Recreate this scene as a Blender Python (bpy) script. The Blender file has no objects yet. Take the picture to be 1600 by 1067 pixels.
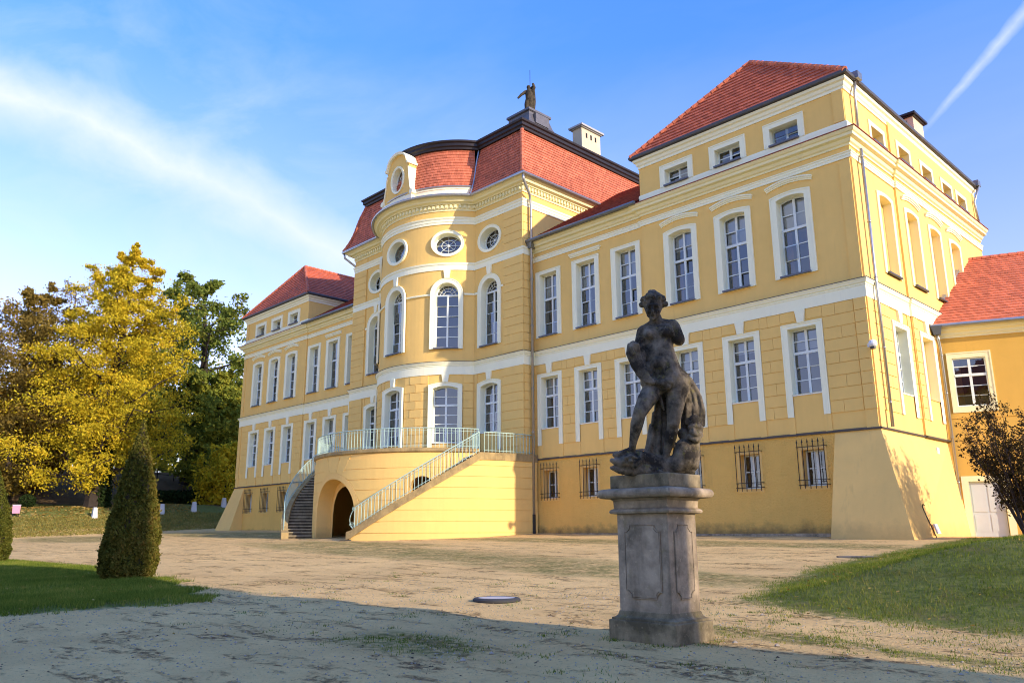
import bpy, bmesh, math, random
import numpy as np
from mathutils import Vector, Matrix
random.seed(7); np.random.seed(7)
SC = bpy.context.scene
COL = SC.collection
PI = math.pi
# ------------------------------------------------------------------ camera
cd = bpy.data.cameras.new('camera'); cam = bpy.data.objects.new('camera', cd); COL.objects.link(cam)
_r = ((0.69495, 0.71904, -0.00421), (0.17055, -0.15914, 0.97241), (-0.69854, 0.6765, 0.23322))
cam.matrix_world = Matrix(((_r[0][0], _r[1][0], -_r[2][0], 36.2595), (_r[0][1], _r[1][1], -_r[2][1], -28.8831),
                           (_r[0][2], _r[1][2], -_r[2][2], 1.1), (0, 0, 0, 1)))
cd.sensor_fit = 'HORIZONTAL'; cd.sensor_width = 36; cd.lens = 28.1175; cd.clip_start = .1; cd.clip_end = 5000
SC.camera = cam
# ------------------------------------------------------------------ sun, sky, exposure
SUN_AZ, SUN_EL = math.radians(4.6), math.radians(19.5)       # azimuth from +X towards +Y
TOSUN = Vector((math.cos(SUN_EL)*math.cos(SUN_AZ), math.cos(SUN_EL)*math.sin(SUN_AZ), math.sin(SUN_EL)))
ld = bpy.data.lights.new('sun', 'SUN'); ld.energy = 2.0; ld.angle = math.radians(.53); ld.color = (.79, .66, .51)
sun = bpy.data.objects.new('sun', ld); COL.objects.link(sun); sun.location = (60, 0, 60)
sun.rotation_euler = TOSUN.to_track_quat('Z', 'Y').to_euler()
SC.view_settings.view_transform = 'Standard'; SC.view_settings.look = 'None'
SC.view_settings.gamma = 1; SC.view_settings.use_curve_mapping = False
SC.view_settings.exposure = 1.86
SC.cycles.max_bounces = 4; SC.cycles.diffuse_bounces = 3; SC.cycles.glossy_bounces = 3; SC.cycles.transparent_max_bounces = 8
SC.cycles.filter_width = 1.05; SC.cycles.use_adaptive_sampling = True; SC.cycles.adaptive_threshold = .02
try:
    SC.cycles.use_denoising = True
except Exception: pass

class NT:
    """small helper to write node trees"""
    def __init__(s, tree): s.t = tree
    def n(s, typ, ins=None, **kw):
        nd = s.t.nodes.new(typ)
        for k, v in kw.items(): setattr(nd, k, v)
        for k, v in (ins or {}).items(): s.set(nd.inputs[k], v)
        return nd
    def set(s, sock, v):
        if isinstance(v, bpy.types.NodeSocket): s.t.links.new(v, sock)
        elif isinstance(v, bpy.types.Node): s.t.links.new(v.outputs[0], sock)
        else: sock.default_value = v
    def m(s, op, a, b=None, c=None, clamp=False):
        nd = s.t.nodes.new('ShaderNodeMath'); nd.operation = op; nd.use_clamp = clamp
        for i, v in enumerate((a, b, c)):
            if v is not None: s.set(nd.inputs[i], v)
        return nd.outputs[0]
    def v(s, op, a, b=None):
        nd = s.t.nodes.new('ShaderNodeVectorMath'); nd.operation = op
        s.set(nd.inputs[0], a)
        if b is not None: s.set(nd.inputs[1], b)
        return nd.outputs['Value'] if op in ('DOT_PRODUCT', 'LENGTH') else nd.outputs[0]
    def mix(s, f, a, b, typ='MIX'):
        nd = s.t.nodes.new('ShaderNodeMix'); nd.data_type = 'RGBA'; nd.blend_type = typ
        s.set(nd.inputs[0], f); s.set(nd.inputs[6], a); s.set(nd.inputs[7], b); return nd.outputs[2]
    def ramp(s, f, *stops):
        nd = s.t.nodes.new('ShaderNodeMapRange'); nd.clamp = True
        s.set(nd.inputs[0], f); nd.inputs[1].default_value = stops[0]; nd.inputs[2].default_value = stops[1]
        nd.inputs[3].default_value = stops[2] if len(stops) > 2 else 0; nd.inputs[4].default_value = stops[3] if len(stops) > 2 else 1
        return nd.outputs[0]
    def cramp(s, f, stops):
        nd = s.t.nodes.new('ShaderNodeValToRGB'); s.set(nd.inputs[0], f)
        el = nd.color_ramp.elements
        while len(el) < len(stops): el.new(.5)
        for e, (p, c) in zip(el, stops): e.position = p; e.color = (*c, 1)
        return nd.outputs[0]
    def noise(s, vec, scale, detail=3, rough=.5, dist=0):
        nd = s.t.nodes.new('ShaderNodeTexNoise'); s.set(nd.inputs['Vector'], vec)
        nd.inputs['Scale'].default_value = scale; nd.inputs['Detail'].default_value = detail
        nd.inputs['Roughness'].default_value = rough; nd.inputs['Distortion'].default_value = dist
        return nd.outputs['Fac']

W = bpy.data.worlds.new('World'); SC.world = W; W.use_nodes = True
wt = NT(W.node_tree); W.node_tree.nodes.clear(); W.cycles.sampling_method = 'MANUAL'; W.cycles.sample_map_resolution = 512
sky = wt.n('ShaderNodeTexSky', sky_type='NISHITA', sun_disc=False, sun_elevation=SUN_EL, sun_rotation=PI/2 - SUN_AZ,
           altitude=100, air_density=1.0, dust_density=.15, ozone_density=2.2)
tc = wt.n('ShaderNodeTexCoord').outputs['Generated']
dirn = wt.v('NORMALIZE', tc)
skc = wt.n('ShaderNodeHueSaturation', {'Saturation': wt.ramp(wt.n('ShaderNodeSeparateXYZ', {0: dirn}).outputs[2], .05, .55, .72, 1.3), 'Value': wt.ramp(wt.n('ShaderNodeSeparateXYZ', {0: dirn}).outputs[2], .03, .85, .46, 1.05), 'Hue': .509, 'Color': sky.outputs[0]}).outputs[0]
# cirrus: soft streaks lying along a great circle, torn by stretched noise
def pixdir(u, v):
    a, b = (u-800)/1249.667, (533.5-v)/1249.667
    return Vector(tuple(_r[0][i]*a + _r[1][i]*b + _r[2][i] for i in range(3))).normalized()
d0, d1 = pixdir(-60, 95), pixdir(545, 395)
nb = d0.cross(d1).normalized(); tb = d0.cross(nb).normalized(); 
off = wt.v('DOT_PRODUCT', dirn, nb)
warp = wt.noise(dirn, 3.6, 6, .62)
offw = wt.m('ADD', off, wt.m('MULTIPLY', wt.m('SUBTRACT', warp, .5), .11))
core = wt.m('POWER', wt.ramp(wt.m('ABSOLUTE', offw), .05, 0.0), 1.1)
wide = wt.ramp(wt.m('ABSOLUTE', offw), .30, .02)
str_v = wt.n('ShaderNodeMapping', {'Vector': dirn, 'Rotation': (0, .25, -.6), 'Scale': (2.0, 5.0, 9.0)}).outputs[0]
streak = wt.ramp(wt.noise(str_v, 1.6, 6, .6, .6), .42, .85)
cl = wt.m('ADD', wt.m('MULTIPLY', core, .8), wt.m('MULTIPLY', wt.m('MULTIPLY', wide, streak), .40))
thin = wt.m('MULTIPLY', wt.ramp(wt.noise(str_v, .8, 5, .62, .4), .45, .9), .09)
elev = wt.n('ShaderNodeSeparateXYZ', {0: dirn}).outputs[2]
cl = wt.m('MULTIPLY', wt.m('ADD', cl, thin), wt.ramp(elev, .0, .08), clamp=True)
# condensation trail
c0, c1 = pixdir(1440, 208), pixdir(1600, 22)
nc = c0.cross(c1).normalized(); tcn = nc.cross(c0).normalized()
co = wt.v('DOT_PRODUCT', dirn, nc); ct = wt.v('DOT_PRODUCT', dirn, tcn)
wob = wt.m('MULTIPLY', wt.m('SUBTRACT', wt.noise(dirn, 60, 3), .5), .004)
wid = wt.m('ADD', .004, wt.m('MULTIPLY', wt.m('MAXIMUM', ct, 0), .04))
tr = wt.m('SUBTRACT', 1, wt.m('DIVIDE', wt.m('ABSOLUTE', wt.m('ADD', co, wob)), wid), clamp=True)
tr = wt.m('MULTIPLY', wt.m('MULTIPLY', wt.m('POWER', tr, .8), wt.ramp(ct, -.01, .06)), wt.m('MULTIPLY', wt.ramp(ct, .9, .4), wt.ramp(wt.noise(dirn, 45, 4), .2, .6, .28, .6)))
cl = wt.m('MAXIMUM', cl, tr)
cloudc = (1.72, 1.88, 2.2, 1)
skc = wt.mix(1.0, skc, (1.0, .87, 1.0, 1), 'MULTIPLY')
bg = wt.n('ShaderNodeBackground', {'Color': wt.mix(cl, skc, cloudc), 'Strength': .15})
wt.n('ShaderNodeOutputWorld', {'Surface': bg.outputs[0]})

# ------------------------------------------------------------------ materials
MATS = {}
def mat(name):
    m = bpy.data.materials.new(name); m.use_nodes = True; m.node_tree.nodes.clear(); t = NT(m.node_tree)
    t.pos = t.n('ShaderNodeNewGeometry').outputs['Position']; MATS[name] = m; return m, t
def finish(t, col, rough=.85, bump=None, bstr=.3, bdist=.02, spec=.3, metal=0):
    p = t.n('ShaderNodeBsdfPrincipled', {'Base Color': col, 'Roughness': rough, 'Metallic': metal})
    p.inputs['Specular IOR Level'].default_value = spec
    if bump is not None:
        b = t.n('ShaderNodeBump', {'Height': bump, 'Strength': bstr, 'Distance': bdist}); t.set(p.inputs['Normal'], b.outputs[0])
    t.n('ShaderNodeOutputMaterial', {0: p.outputs[0]}); return p
def c4(c, k=1): return (c[0]*k, c[1]*k, c[2]*k, 1)
def plaster(name, c, var=.08, rough_cast=False, grime=False):
    m, t = mat(name)
    n1 = t.noise(t.pos, .35, 4, .55); n2 = t.noise(t.pos, 2.3, 5, .6)
    st = t.n('ShaderNodeMapping', {'Vector': t.pos, 'Scale': (3.2, 3.2, .22)}).outputs[0]
    n3 = t.noise(st, 1.0, 5, .6)
    f = t.m('ADD', t.m('MULTIPLY', t.m('SUBTRACT', n1, .5), 1.3), t.m('MULTIPLY', t.m('SUBTRACT', n2, .5), .7))
    f = t.m('ADD', f, t.m('MULTIPLY', t.m('SUBTRACT', n3, .5), .8))
    f = t.m('ADD', .5, f, clamp=True)
    col = t.mix(f, c4(c, 1-var), c4(c, 1+var*.8))
    # faint dirt runs
    run = t.m('MULTIPLY', t.ramp(n3, .58, .8), t.ramp(n1, .4, .7))
    col = t.mix(t.m('MULTIPLY', run, .5), col, (c[0]*.55, c[1]*.55, c[2]*.62, 1))
    if grime:
        z = t.n('ShaderNodeSeparateXYZ', {0: t.pos}).outputs[2]
        hz = t.m('ADD', z, t.m('MULTIPLY', t.noise(t.pos, 1.7, 5, .65), -1.1))
        col = t.mix(t.m('MULTIPLY', t.ramp(hz, .95, .45), .75 if rough_cast else .3), col, (.10, .075, .05, 1))
    if rough_cast: b = t.m('ADD', t.noise(t.pos, 16, 4, .65), t.m('MULTIPLY', t.noise(t.pos, 45, 2), .5)); finish(t, col, .95, b, .9, .06, .15)
    else: b = t.m('ADD', t.noise(t.pos, 8, 4, .6), t.m('MULTIPLY', t.noise(t.pos, 70, 2), .35)); finish(t, col, .88, b, .22, .012, .25)
    return m
YEL = (.89, .58, .175)
plaster('plaster_yellow', YEL); plaster('plaster_block', (.89, .585, .18), .08)
plaster('plaster_rough', (.90, .55, .14), .1, True, True); plaster('plaster_buttress', (.89, .57, .18), .08, False, True)
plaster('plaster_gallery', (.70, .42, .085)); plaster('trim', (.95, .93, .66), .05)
plaster('trim_cream', (.90, .83, .48), .05); plaster('chimney_plaster', (.60, .52, .36), .18)

def simple(name, c, rough=.6, var=.15, scale=6, metal=0, spec=.4, bump=.1):
    m, t = mat(name); n = t.noise(t.pos, scale, 4, .6)
    finish(t, t.mix(n, c4(c, 1-var), c4(c, 1+var)), rough, t.noise(t.pos, scale*6, 3), bump, .01, spec, metal); return m
simple('window_paint', (.78, .83, .77), .45, .05)
simple('zinc', (.20, .215, .225), .38, .25, 4, .7); simple('zinc_light', (.42, .42, .41), .35, .2, 4, .75)
simple('flashing', (.09, .09, .095), .5, .2, 5, .4); simple('iron', (.045, .03, .025), .6, .3, 20, .5)
simple('rail_paint', (.42, .58, .50), .5, .18, 15); simple('dark_metal_roof', (.030, .024, .024), .45, .4, 3, .5)
simple('lead', (.13, .125, .13), .5, .3, 3, .4); simple('slate_sill', (.13, .14, .17), .5, .15, 5)
simple('interior', (.16, .13, .10), .9, .2, 2); simple('blind', (.82, .82, .80), .8, .06, 3); simple('curtain', (.30, .16, .13), .9, .2, 8)
simple('door_paint', (.58, .62, .58), .6, .06, 4); simple('black_plastic', (.02, .02, .02), .4); simple('camera_white', (.75, .76, .78), .3, .04)
simple('white_stone', (.62, .61, .58), .85, .12, 9); simple('pink_paint', (.75, .38, .48), .6, .08); simple('plate_metal', (.55, .57, .60), .4, .15, 5, .3)
simple('concrete', (.40, .40, .39), .9, .2, 12, 0, .3, .4); simple('rubber', (.045, .045, .045), .8, .3, 14)
simple('wood_gap', (.02, .017, .015), .9)

def glass():
    m, t = mat('glass')
    n = t.noise(t.pos, 1.4, 3, .5)
    b = t.n('ShaderNodeBump', {'Height': n, 'Strength': .06, 'Distance': .08}).outputs[0]
    g = t.n('ShaderNodeBsdfGlossy', {'Color': (.95, .97, 1, 1), 'Roughness': .02, 'Normal': b}).outputs[0]
    tr = t.n('ShaderNodeBsdfTransparent', {'Color': (.80, .84, .84, 1)}).outputs[0]
    fr = t.n('ShaderNodeFresnel', {'IOR': 2.15}).outputs[0]
    mx = t.n('ShaderNodeMixShader', {0: t.m('MULTIPLY', fr, 1.15, clamp=True), 1: tr, 2: g}).outputs[0]
    t.n('ShaderNodeOutputMaterial', {0: mx})
glass()

def tiles(name, c, axis_scale=5.2):
    m, t = mat(name)
    ps = t.n('ShaderNodeSeparateXYZ', {0: t.pos})
    # one colour per tile: course from height, column from the horizontal position
    row = t.m('FLOOR', t.m('MULTIPLY', ps.outputs[2], 4.15))
    colx = t.m('FLOOR', t.m('ADD', t.m('MULTIPLY', t.m('ADD', ps.outputs[0], ps.outputs[1]), axis_scale), t.m('MULTIPLY', row, .5)))
    wn = t.n('ShaderNodeTexWhiteNoise', {'Vector': t.n('ShaderNodeCombineXYZ', {0: row, 1: colx}).outputs[0]}, noise_dimensions='3D').outputs[0]
    fx = t.m('FRACT', t.m('ADD', t.m('MULTIPLY', t.m('ADD', ps.outputs[0], ps.outputs[1]), axis_scale), t.m('MULTIPLY', row, .5)))
    joint = t.ramp(t.m('ABSOLUTE', t.m('SUBTRACT', fx, .5)), .42, .5)
    big = t.noise(t.pos, .5, 4, .6)
    f = t.m('ADD', t.m('MULTIPLY', wn, .6), t.m('MULTIPLY', big, .6), clamp=True)
    col = t.mix(f, c4(c, .58), (c[0]*1.22, c[1]*1.3, c[2]*1.3, 1))
    col = t.mix(t.m('MULTIPLY', joint, .45), col, c4(c, .35))
    moss = t.ramp(t.noise(t.pos, 1.1, 5, .65), .62, .75)
    col = t.mix(t.m('MULTIPLY', moss, .5), col, (.10, .055, .03, 1))
    finish(t, col, .75, t.m('ADD', t.m('MULTIPLY', joint, -1), t.m('MULTIPLY', wn, .6)), .5, .02, .3)
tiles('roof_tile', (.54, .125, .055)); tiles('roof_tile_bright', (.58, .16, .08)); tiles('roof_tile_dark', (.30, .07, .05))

def stone(name, c, dark, lichen=.5, scale=3, lo=.32, hi=.68):
    m, t = mat(name)
    n1 = t.noise(t.pos, scale, 6, .65); n2 = t.noise(t.pos, scale*5, 5, .65)
    st = t.n('ShaderNodeMapping', {'Vector': t.pos, 'Scale': (7, 7, .9)}).outputs[0]
    col = t.mix(t.ramp(n1, lo, hi), c4(dark), c4(c))
    col = t.mix(t.m('MULTIPLY', t.ramp(t.noise(st, 1, 5, .6), .5, .75), .55), col, c4(dark, .7))
    col = t.mix(t.m('MULTIPLY', t.ramp(n2, .60, .72), .35), col, (c[0]*1.7, c[1]*1.7, c[2]*1.65, 1))
    z = t.n('ShaderNodeSeparateXYZ', {0: t.n('ShaderNodeNewGeometry').outputs['Normal']}).outputs[2]
    up = t.ramp(z, -.1, .8)
    li = t.m('MULTIPLY', t.ramp(t.noise(t.pos, scale*1.9, 6, .7), .56, .66), t.m('ADD', .35, t.m('MULTIPLY', up, .65)))
    col = t.mix(t.m('MULTIPLY', li, lichen), col, (.20, .17, .04, 1))
    finish(t, col, .9, t.m('ADD', t.noise(t.pos, 30, 5, .65), t.m('MULTIPLY', n2, .8)), .5, .012, .2)
stone('statue_stone', (.25, .205, .14), (.030, .025, .018), .85, 5.0, .40, .66)
stone('pedestal_stone', (.48, .375, .25), (.17, .135, .088), .6, 3.4, .33, .66)
stone('mossy_stone', (.36, .285, .165), (.11, .09, .052), .6, 3.4, .36, .64); stone('step_stone', (.17, .14, .09), (.06, .05, .035), .4, 1.6); stone('tread_stone', (.52, .44, .29), (.28, .24, .16), .2, 1.6)
stone('coping_stone', (.50, .36, .15), (.26, .19, .09), .15, 1.5)
stone('roof_statue_stone', (.10, .08, .05), (.02, .018, .015), .3, 4)

def leaf(name, stops, trans=.35, scale=.55):
    m, t = mat(name)
    rnd = t.n('ShaderNodeNewGeometry').outputs['Random Per Island']
    f = t.m('ADD', t.m('MULTIPLY', rnd, .55), t.m('MULTIPLY', t.ramp(t.noise(t.pos, scale, 4, .6), .3, .7), .45))
    col = t.cramp(f, stops)
    d = t.n('ShaderNodeBsdfDiffuse', {'Color': col})
    tl = t.n('ShaderNodeBsdfTranslucent', {'Color': col})
    mx = t.n('ShaderNodeMixShader', {0: trans, 1: d.outputs[0], 2: tl.outputs[0]})
    t.n('ShaderNodeOutputMaterial', {0: mx.outputs[0]})
leaf('leaf_yellow', [(0, (.20, .15, .012)), (.3, (.44, .37, .025)), (.7, (.78, .58, .04)), (1, (.70, .40, .03))])
leaf('leaf_gold', [(0, (.14, .10, .015)), (.5, (.34, .19, .02)), (1, (.42, .17, .025))])
leaf('leaf_oak', [(0, (.06, .095, .02)), (.5, (.17, .22, .04)), (1, (.38, .35, .06))])
leaf('leaf_green', [(0, (.09, .115, .02)), (.5, (.24, .27, .04)), (1, (.55, .46, .05))])
leaf('leaf_brown', [(0, (.09, .075, .02)), (.5, (.24, .17, .04)), (1, (.42, .29, .05))])
leaf('leaf_yew', [(0, (.04, .045, .008)), (.45, (.12, .118, .02)), (.8, (.21, .16, .034)), (1, (.24, .105, .03))], .12, 1.6)
leaf('leaf_yew_gold', [(0, (.03, .04, .008)), (.45, (.10, .11, .018)), (1, (.20, .17, .03))], .12, 1.6)
leaf('leaf_ivy', [(0, (.008, .016, .006)), (.5, (.02, .036, .012)), (1, (.05, .07, .02))], .1)
leaf('leaf_bush', [(0, (.035, .022, .012)), (.6, (.075, .05, .02)), (.9, (.14, .10, .025)), (1, (.45, .32, .03))], .2, 1.5)
leaf('grass_blade', [(0, (.075, .105, .014)), (.5, (.15, .205, .028)), (.8, (.29, .30, .05)), (1, (.46, .36, .10))], .3, .8)
leaf('grass_dry', [(0, (.16, .14, .04)), (.5, (.28, .25, .06)), (1, (.46, .38, .12))], .3, .8)
leaf('fallen_leaf', [(0, (.14, .07, .02)), (.5, (.42, .27, .06)), (1, (.55, .45, .2))], .2)
simple('pebble', (.40, .34, .25), .9, .4, 40); simple('bark_litter', (.11, .07, .045), .95, .45, 9, 0, .1, .6); simple('bark', (.045, .035, .028), .9, .4, 5, 0, .2, .8); simple('twig', (.085, .058, .05), .9, .3, 5, 0, .2)

def ground_mat():
    m, t = mat('soil')
    at = t.n('ShaderNodeAttribute', attribute_name='cover').outputs['Color']
    sp = t.n('ShaderNodeSeparateColor', {0: at}); gr, hill, dry = sp.outputs[0], sp.outputs[1], sp.outputs[2]
    n1 = t.noise(t.pos, .22, 5, .6); n2 = t.noise(t.pos, 1.3, 6, .65); n3 = t.noise(t.pos, 9, 5, .7); n4 = t.noise(t.pos, 48, 3, .6)
    f = t.m('ADD', t.m('MULTIPLY', n1, .5), t.m('MULTIPLY', n2, .5))
    sand = t.mix(t.ramp(f, .36, .64), (.64, .42, .17, 1), (.88, .60, .245, 1))
    sand = t.mix(t.m('MULTIPLY', t.ramp(n3, .42, .62), .35), sand, (.70, .455, .185, 1))
    rot = t.n('ShaderNodeMapping', {'Vector': t.pos, 'Rotation': (0, 0, -.10), 'Scale': (.5, 1.6, 1)}).outputs[0]
    track = t.ramp(t.noise(rot, 1.5, 6, .7, .3), .51, .61)
    clod = t.m('MULTIPLY', track, t.ramp(t.noise(t.pos, 9, 5, .8), .48, .58))
    sand = t.mix(t.m('MULTIPLY', clod, .8), sand, (.10, .062, .04, 1))
    peb = t.ramp(n4, .66, .72); sand = t.mix(t.m('MULTIPLY', peb, .5), sand, (.42, .37, .30, 1))
    spk = t.ramp(t.noise(t.pos, 22, 4, .75), .60, .66); sand = t.mix(t.m('MULTIPLY', spk, .75), sand, (.10, .075, .05, 1))
    thin = t.m('MULTIPLY', dry, t.ramp(t.m('ADD', t.m('MULTIPLY', n2, .5), t.m('MULTIPLY', n3, .6)), .43, .62))
    sand = t.mix(thin, sand, t.mix(n3, (.17, .155, .045, 1), (.27, .235, .075, 1)))
    grass = t.mix(t.ramp(n3, .3, .7), (.10, .125, .03, 1), (.24, .245, .06, 1))
    grass = t.mix(t.ramp(n2, .55, .72), grass, (.24, .18, .07, 1))
    edge = t.ramp(t.m('ADD', gr, t.m('ADD', t.m('MULTIPLY', t.m('SUBTRACT', n3, .5), 1.1), t.m('MULTIPLY', t.m('SUBTRACT', n2, .5), 1.2))), .35, .7)
    col = t.mix(edge, sand, grass)
    litter = t.mix(n2, (.13, .085, .045, 1), (.28, .18, .08, 1))
    col = t.mix(t.ramp(t.m('ADD', hill, t.m('MULTIPLY', t.m('SUBTRACT', n2, .5), .6)), .4, .6), col, litter)
    hgt = t.m('ADD', t.m('MULTIPLY', n3, .8), t.m('ADD', t.m('MULTIPLY', n4, .35), t.m('MULTIPLY', clod, -.6)))
    finish(t, col, .95, hgt, 1.0, .07, .1)
ground_mat()

# ------------------------------------------------------------------ mesh building
class MB:
    def __init__(s): s.v = []; s.f = []
    def add(s, vs, fs):
        o = len(s.v); s.v += [tuple(p) for p in vs]; s.f += [tuple(i+o for i in f) for f in fs]; return s
    def box(s, x0, x1, y0, y1, z0, z1):
        return s.add([(x0,y0,z0),(x1,y0,z0),(x1,y1,z0),(x0,y1,z0),(x0,y0,z1),(x1,y0,z1),(x1,y1,z1),(x0,y1,z1)],
                     [(3,2,1,0),(4,5,6,7),(0,1,5,4),(1,2,6,5),(2,3,7,6),(3,0,4,7)])
    def prism(s, pts, y0, y1):
        n = len(pts); return s.add([(x,y0,z) for x,z in pts]+[(x,y1,z) for x,z in pts],
            [tuple(range(n)), tuple(range(2*n-1, n-1, -1))]+[(i,(i+1)%n,(i+1)%n+n,i+n) for i in range(n)])
    def hull8(s, a, b):     # two quads of four points each
        return s.add(list(a)+list(b), [(3,2,1,0),(4,5,6,7),(0,1,5,4),(1,2,6,5),(2,3,7,6),(3,0,4,7)])
    def ring(s, out, inn, yf, yo, yi, skip=()):
        n = len(out)
        vs = [(x,yf,z) for x,z in out]+[(x,yf,z) for x,z in inn]+[(x,yo,z) for x,z in out]+[(x,yi,z) for x,z in inn]
        fs = []
        for i in range(n):
            if i in skip: continue
            j = (i+1)%n; fs += [(i,j,n+j,n+i),(2*n+i,2*n+j,j,i),(n+i,n+j,3*n+j,3*n+i)]
        return s.add(vs, fs)
    def tube(s, path, rad, n=8, cap=True):
        path = [Vector(p) for p in path]; rad = rad if isinstance(rad, (list, tuple)) else [rad]*len(path)
        o = len(s.v); up = None
        for i, p in enumerate(path):
            d = (path[min(i+1, len(path)-1)] - path[max(i-1, 0)])
            d = d.normalized() if d.length > 1e-9 else Vector((0,0,1))
            a = d.orthogonal().normalized() if up is None else (up - d*up.dot(d))
            a = a.normalized() if a.length > 1e-6 else d.orthogonal().normalized()
            up = a; b = d.cross(a)
            for k in range(n):
                t = 2*PI*k/n; s.v.append(tuple(p + (a*math.cos(t) + b*math.sin(t))*rad[i]))
        for i in range(len(path)-1):
            for k in range(n):
                s.f.append((o+i*n+k, o+i*n+(k+1)%n, o+(i+1)*n+(k+1)%n, o+(i+1)*n+k))
        if cap: s.f += [tuple(o+k for k in range(n-1,-1,-1)), tuple(o+(len(path)-1)*n+k for k in range(n))]
        return s
    def sweep(s, path, prof, cap=True):
        P = [Vector((p[0], p[1])) for p in path]; n = len(prof); o = len(s.v)
        for i, p in enumerate(P):
            ns = []
            if i > 0: d = (p-P[i-1]).normalized(); ns.append(Vector((d.y,-d.x)))
            if i < len(P)-1: d = (P[i+1]-p).normalized(); ns.append(Vector((d.y,-d.x)))
            m = ns[0] if len(ns) == 1 else (ns[0]+ns[1])/max(.2, 1+ns[0].dot(ns[1]))
            for q, z in prof: s.v.append((p.x+m.x*q, p.y+m.y*q, z))
        for i in range(len(P)-1):
            for k in range(n-1): s.f.append((o+i*n+k, o+(i+1)*n+k, o+(i+1)*n+k+1, o+i*n+k+1))
        if cap: s.f += [tuple(o+k for k in range(n)), tuple(o+(len(P)-1)*n+k for k in range(n-1,-1,-1))]
        return s
    def strips(s, sv, z0, z1, holes, fm):
        f0 = z0 if callable(z0) else (lambda t: z0); f1 = z1 if callable(z1) else (lambda t: z1)
        sv = sorted(set(round(t, 5) for t in sv))
        for a, b in zip(sv, sv[1:]):
            m = (a+b)/2; lo = (f0(a), f0(b)); hi = (f1(a), f1(b))
            if max(hi[0]-lo[0], hi[1]-lo[1]) < .004: continue
            cur = lo; segs = []
            for sl, sr, fb, ft in sorted((h for h in holes if h[0] < m < h[1]), key=lambda h: h[2](m)):
                cl = lambda v, i: min(max(v, lo[i]), max(hi[i], lo[i]))
                segs.append((cur, (cl(fb(a),0), cl(fb(b),1)))); cur = (cl(ft(a),0), cl(ft(b),1))
            segs.append((cur, hi))
            for (p0, p1), (q0, q1) in segs:
                if q0-p0 > 1e-4 or q1-p1 > 1e-4: s.add([fm(a,p0),fm(b,p1),fm(b,max(q1,p1)),fm(a,max(q0,p0))], [(0,1,2,3)])
        return s
    def mesh(s, name, material, smooth=False):
        me = bpy.data.meshes.new(name); me.from_pydata(s.v, [], s.f); me.update()
        me.materials.append(MATS[material])
        if smooth: me.polygons.foreach_set('use_smooth', [True]*len(me.polygons))
        return me
def link(name, me, parent=None, loc=None, rz=0):
    o = bpy.data.objects.new(name, me); COL.objects.link(o)
    if loc is not None: o.location = loc
    if rz: o.rotation_euler = (0, 0, rz)
    if parent is not None: o.parent = parent
    return o
def part(name, mb, material, parent=None, smooth=False): return link(name, mb.mesh(name, material, smooth), parent)
def tag(o, label, cat=None, group=None, kind=None):
    if label: o['label'] = label
    if cat: o['category'] = cat
    if group: o['group'] = group
    if kind: o['kind'] = kind
    return o
def thing(name, label, cat, loc=(0,0,0), rz=0, group=None): return tag(link(name, None, None, loc, rz), label, cat, group)
def quads(name, V, material, parent=None):          # V: (n, k, 3) array of n k-gons
    n, k = V.shape[:2]; me = bpy.data.meshes.new(name)
    me.vertices.add(n*k); me.vertices.foreach_set('co', V.reshape(-1).astype(np.float32))
    me.loops.add(n*k); me.loops.foreach_set('vertex_index', np.arange(n*k, dtype=np.int32))
    me.polygons.add(n); me.polygons.foreach_set('loop_start', np.arange(0, n*k, k, dtype=np.int32))
    try: me.polygons.foreach_set('loop_total', np.full(n, k, dtype=np.int32))
    except Exception: pass
    me.update(); me.validate(); me.materials.append(MATS[material]); return link(name, me, parent)
def S(t): t = np.clip(t, 0, 1); return t*t*(3-2*t)
# ------------------------------------------------------------------ terrain
MOUND = np.array([(29.8,-18.1),(31,-18.5),(32.3,-18.75),(33.6,-18.9),(37,-19.3),(46,-19.5),(46,4),(27.6,4),(27.2,-2),(27.4,-6),(27.6,-10),(28.4,-14),(29.2,-16.5)])
LAWN = np.array([(22.4,-25.9),(22.8,-24.6),(23.1,-23.8),(22.95,-22.95),(20.7,-22.25),(17.4,-21.6),(11.5,-21.1),(8,-21.4),(4.2,-21.7),(-8,-22.5),(-8,-40),(22,-40)])
def sdist(P, X, Y):                       # signed distance, positive inside
    d = np.full(X.shape, 1e9); ins = np.zeros(X.shape, bool); n = len(P)
    for i in range(n):
        ax, ay = P[i]; bx, by = P[(i+1)%n]; ex, ey = bx-ax, by-ay
        t = np.clip(((X-ax)*ex+(Y-ay)*ey)/(ex*ex+ey*ey), 0, 1)
        d = np.minimum(d, np.hypot(X-ax-t*ex, Y-ay-t*ey))
        c = ((ay > Y) != (by > Y)) & (X < (bx-ax)*(Y-ay)/((by-ay) if by != ay else 1e-9)+ax); ins ^= c
    return np.where(ins, d, -d)
def wav(X, Y, k, s): return np.sin(X*k+s)*np.cos(Y*k*1.13+s*1.7)+.5*np.sin(X*k*2.3+Y*k*1.9+s*3)
def H(X, Y):
    X = np.asarray(X, float); Y = np.asarray(Y, float)
    g = .85*(np.clip(Y+22, 0, 22)/22)**1.3 - .03*np.clip(-22-Y, 0, 6) + .011*(31-np.clip(X, -60, 60))
    g = g + 2.2*S((-28-X)/10) + 4.0*S((-40-X)/18)
    dm = sdist(MOUND, X, Y)
    top = np.maximum(0, 1.0 + .045*wav(X, Y, .7, 1) - g)
    g = g + top*S(dm/(4.4+.5*wav(X, Y, .5, 2)))**.85*(dm > 0)
    dl = sdist(LAWN, X, Y); g = g + .05*S(dl/.6)*(dl > 0)
    return g + .012*wav(X, Y, .9, .4) + .006*wav(X, Y, 3.1, 2)
def Hs(x, y): return float(H(np.array([x]), np.array([y]))[0])
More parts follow.
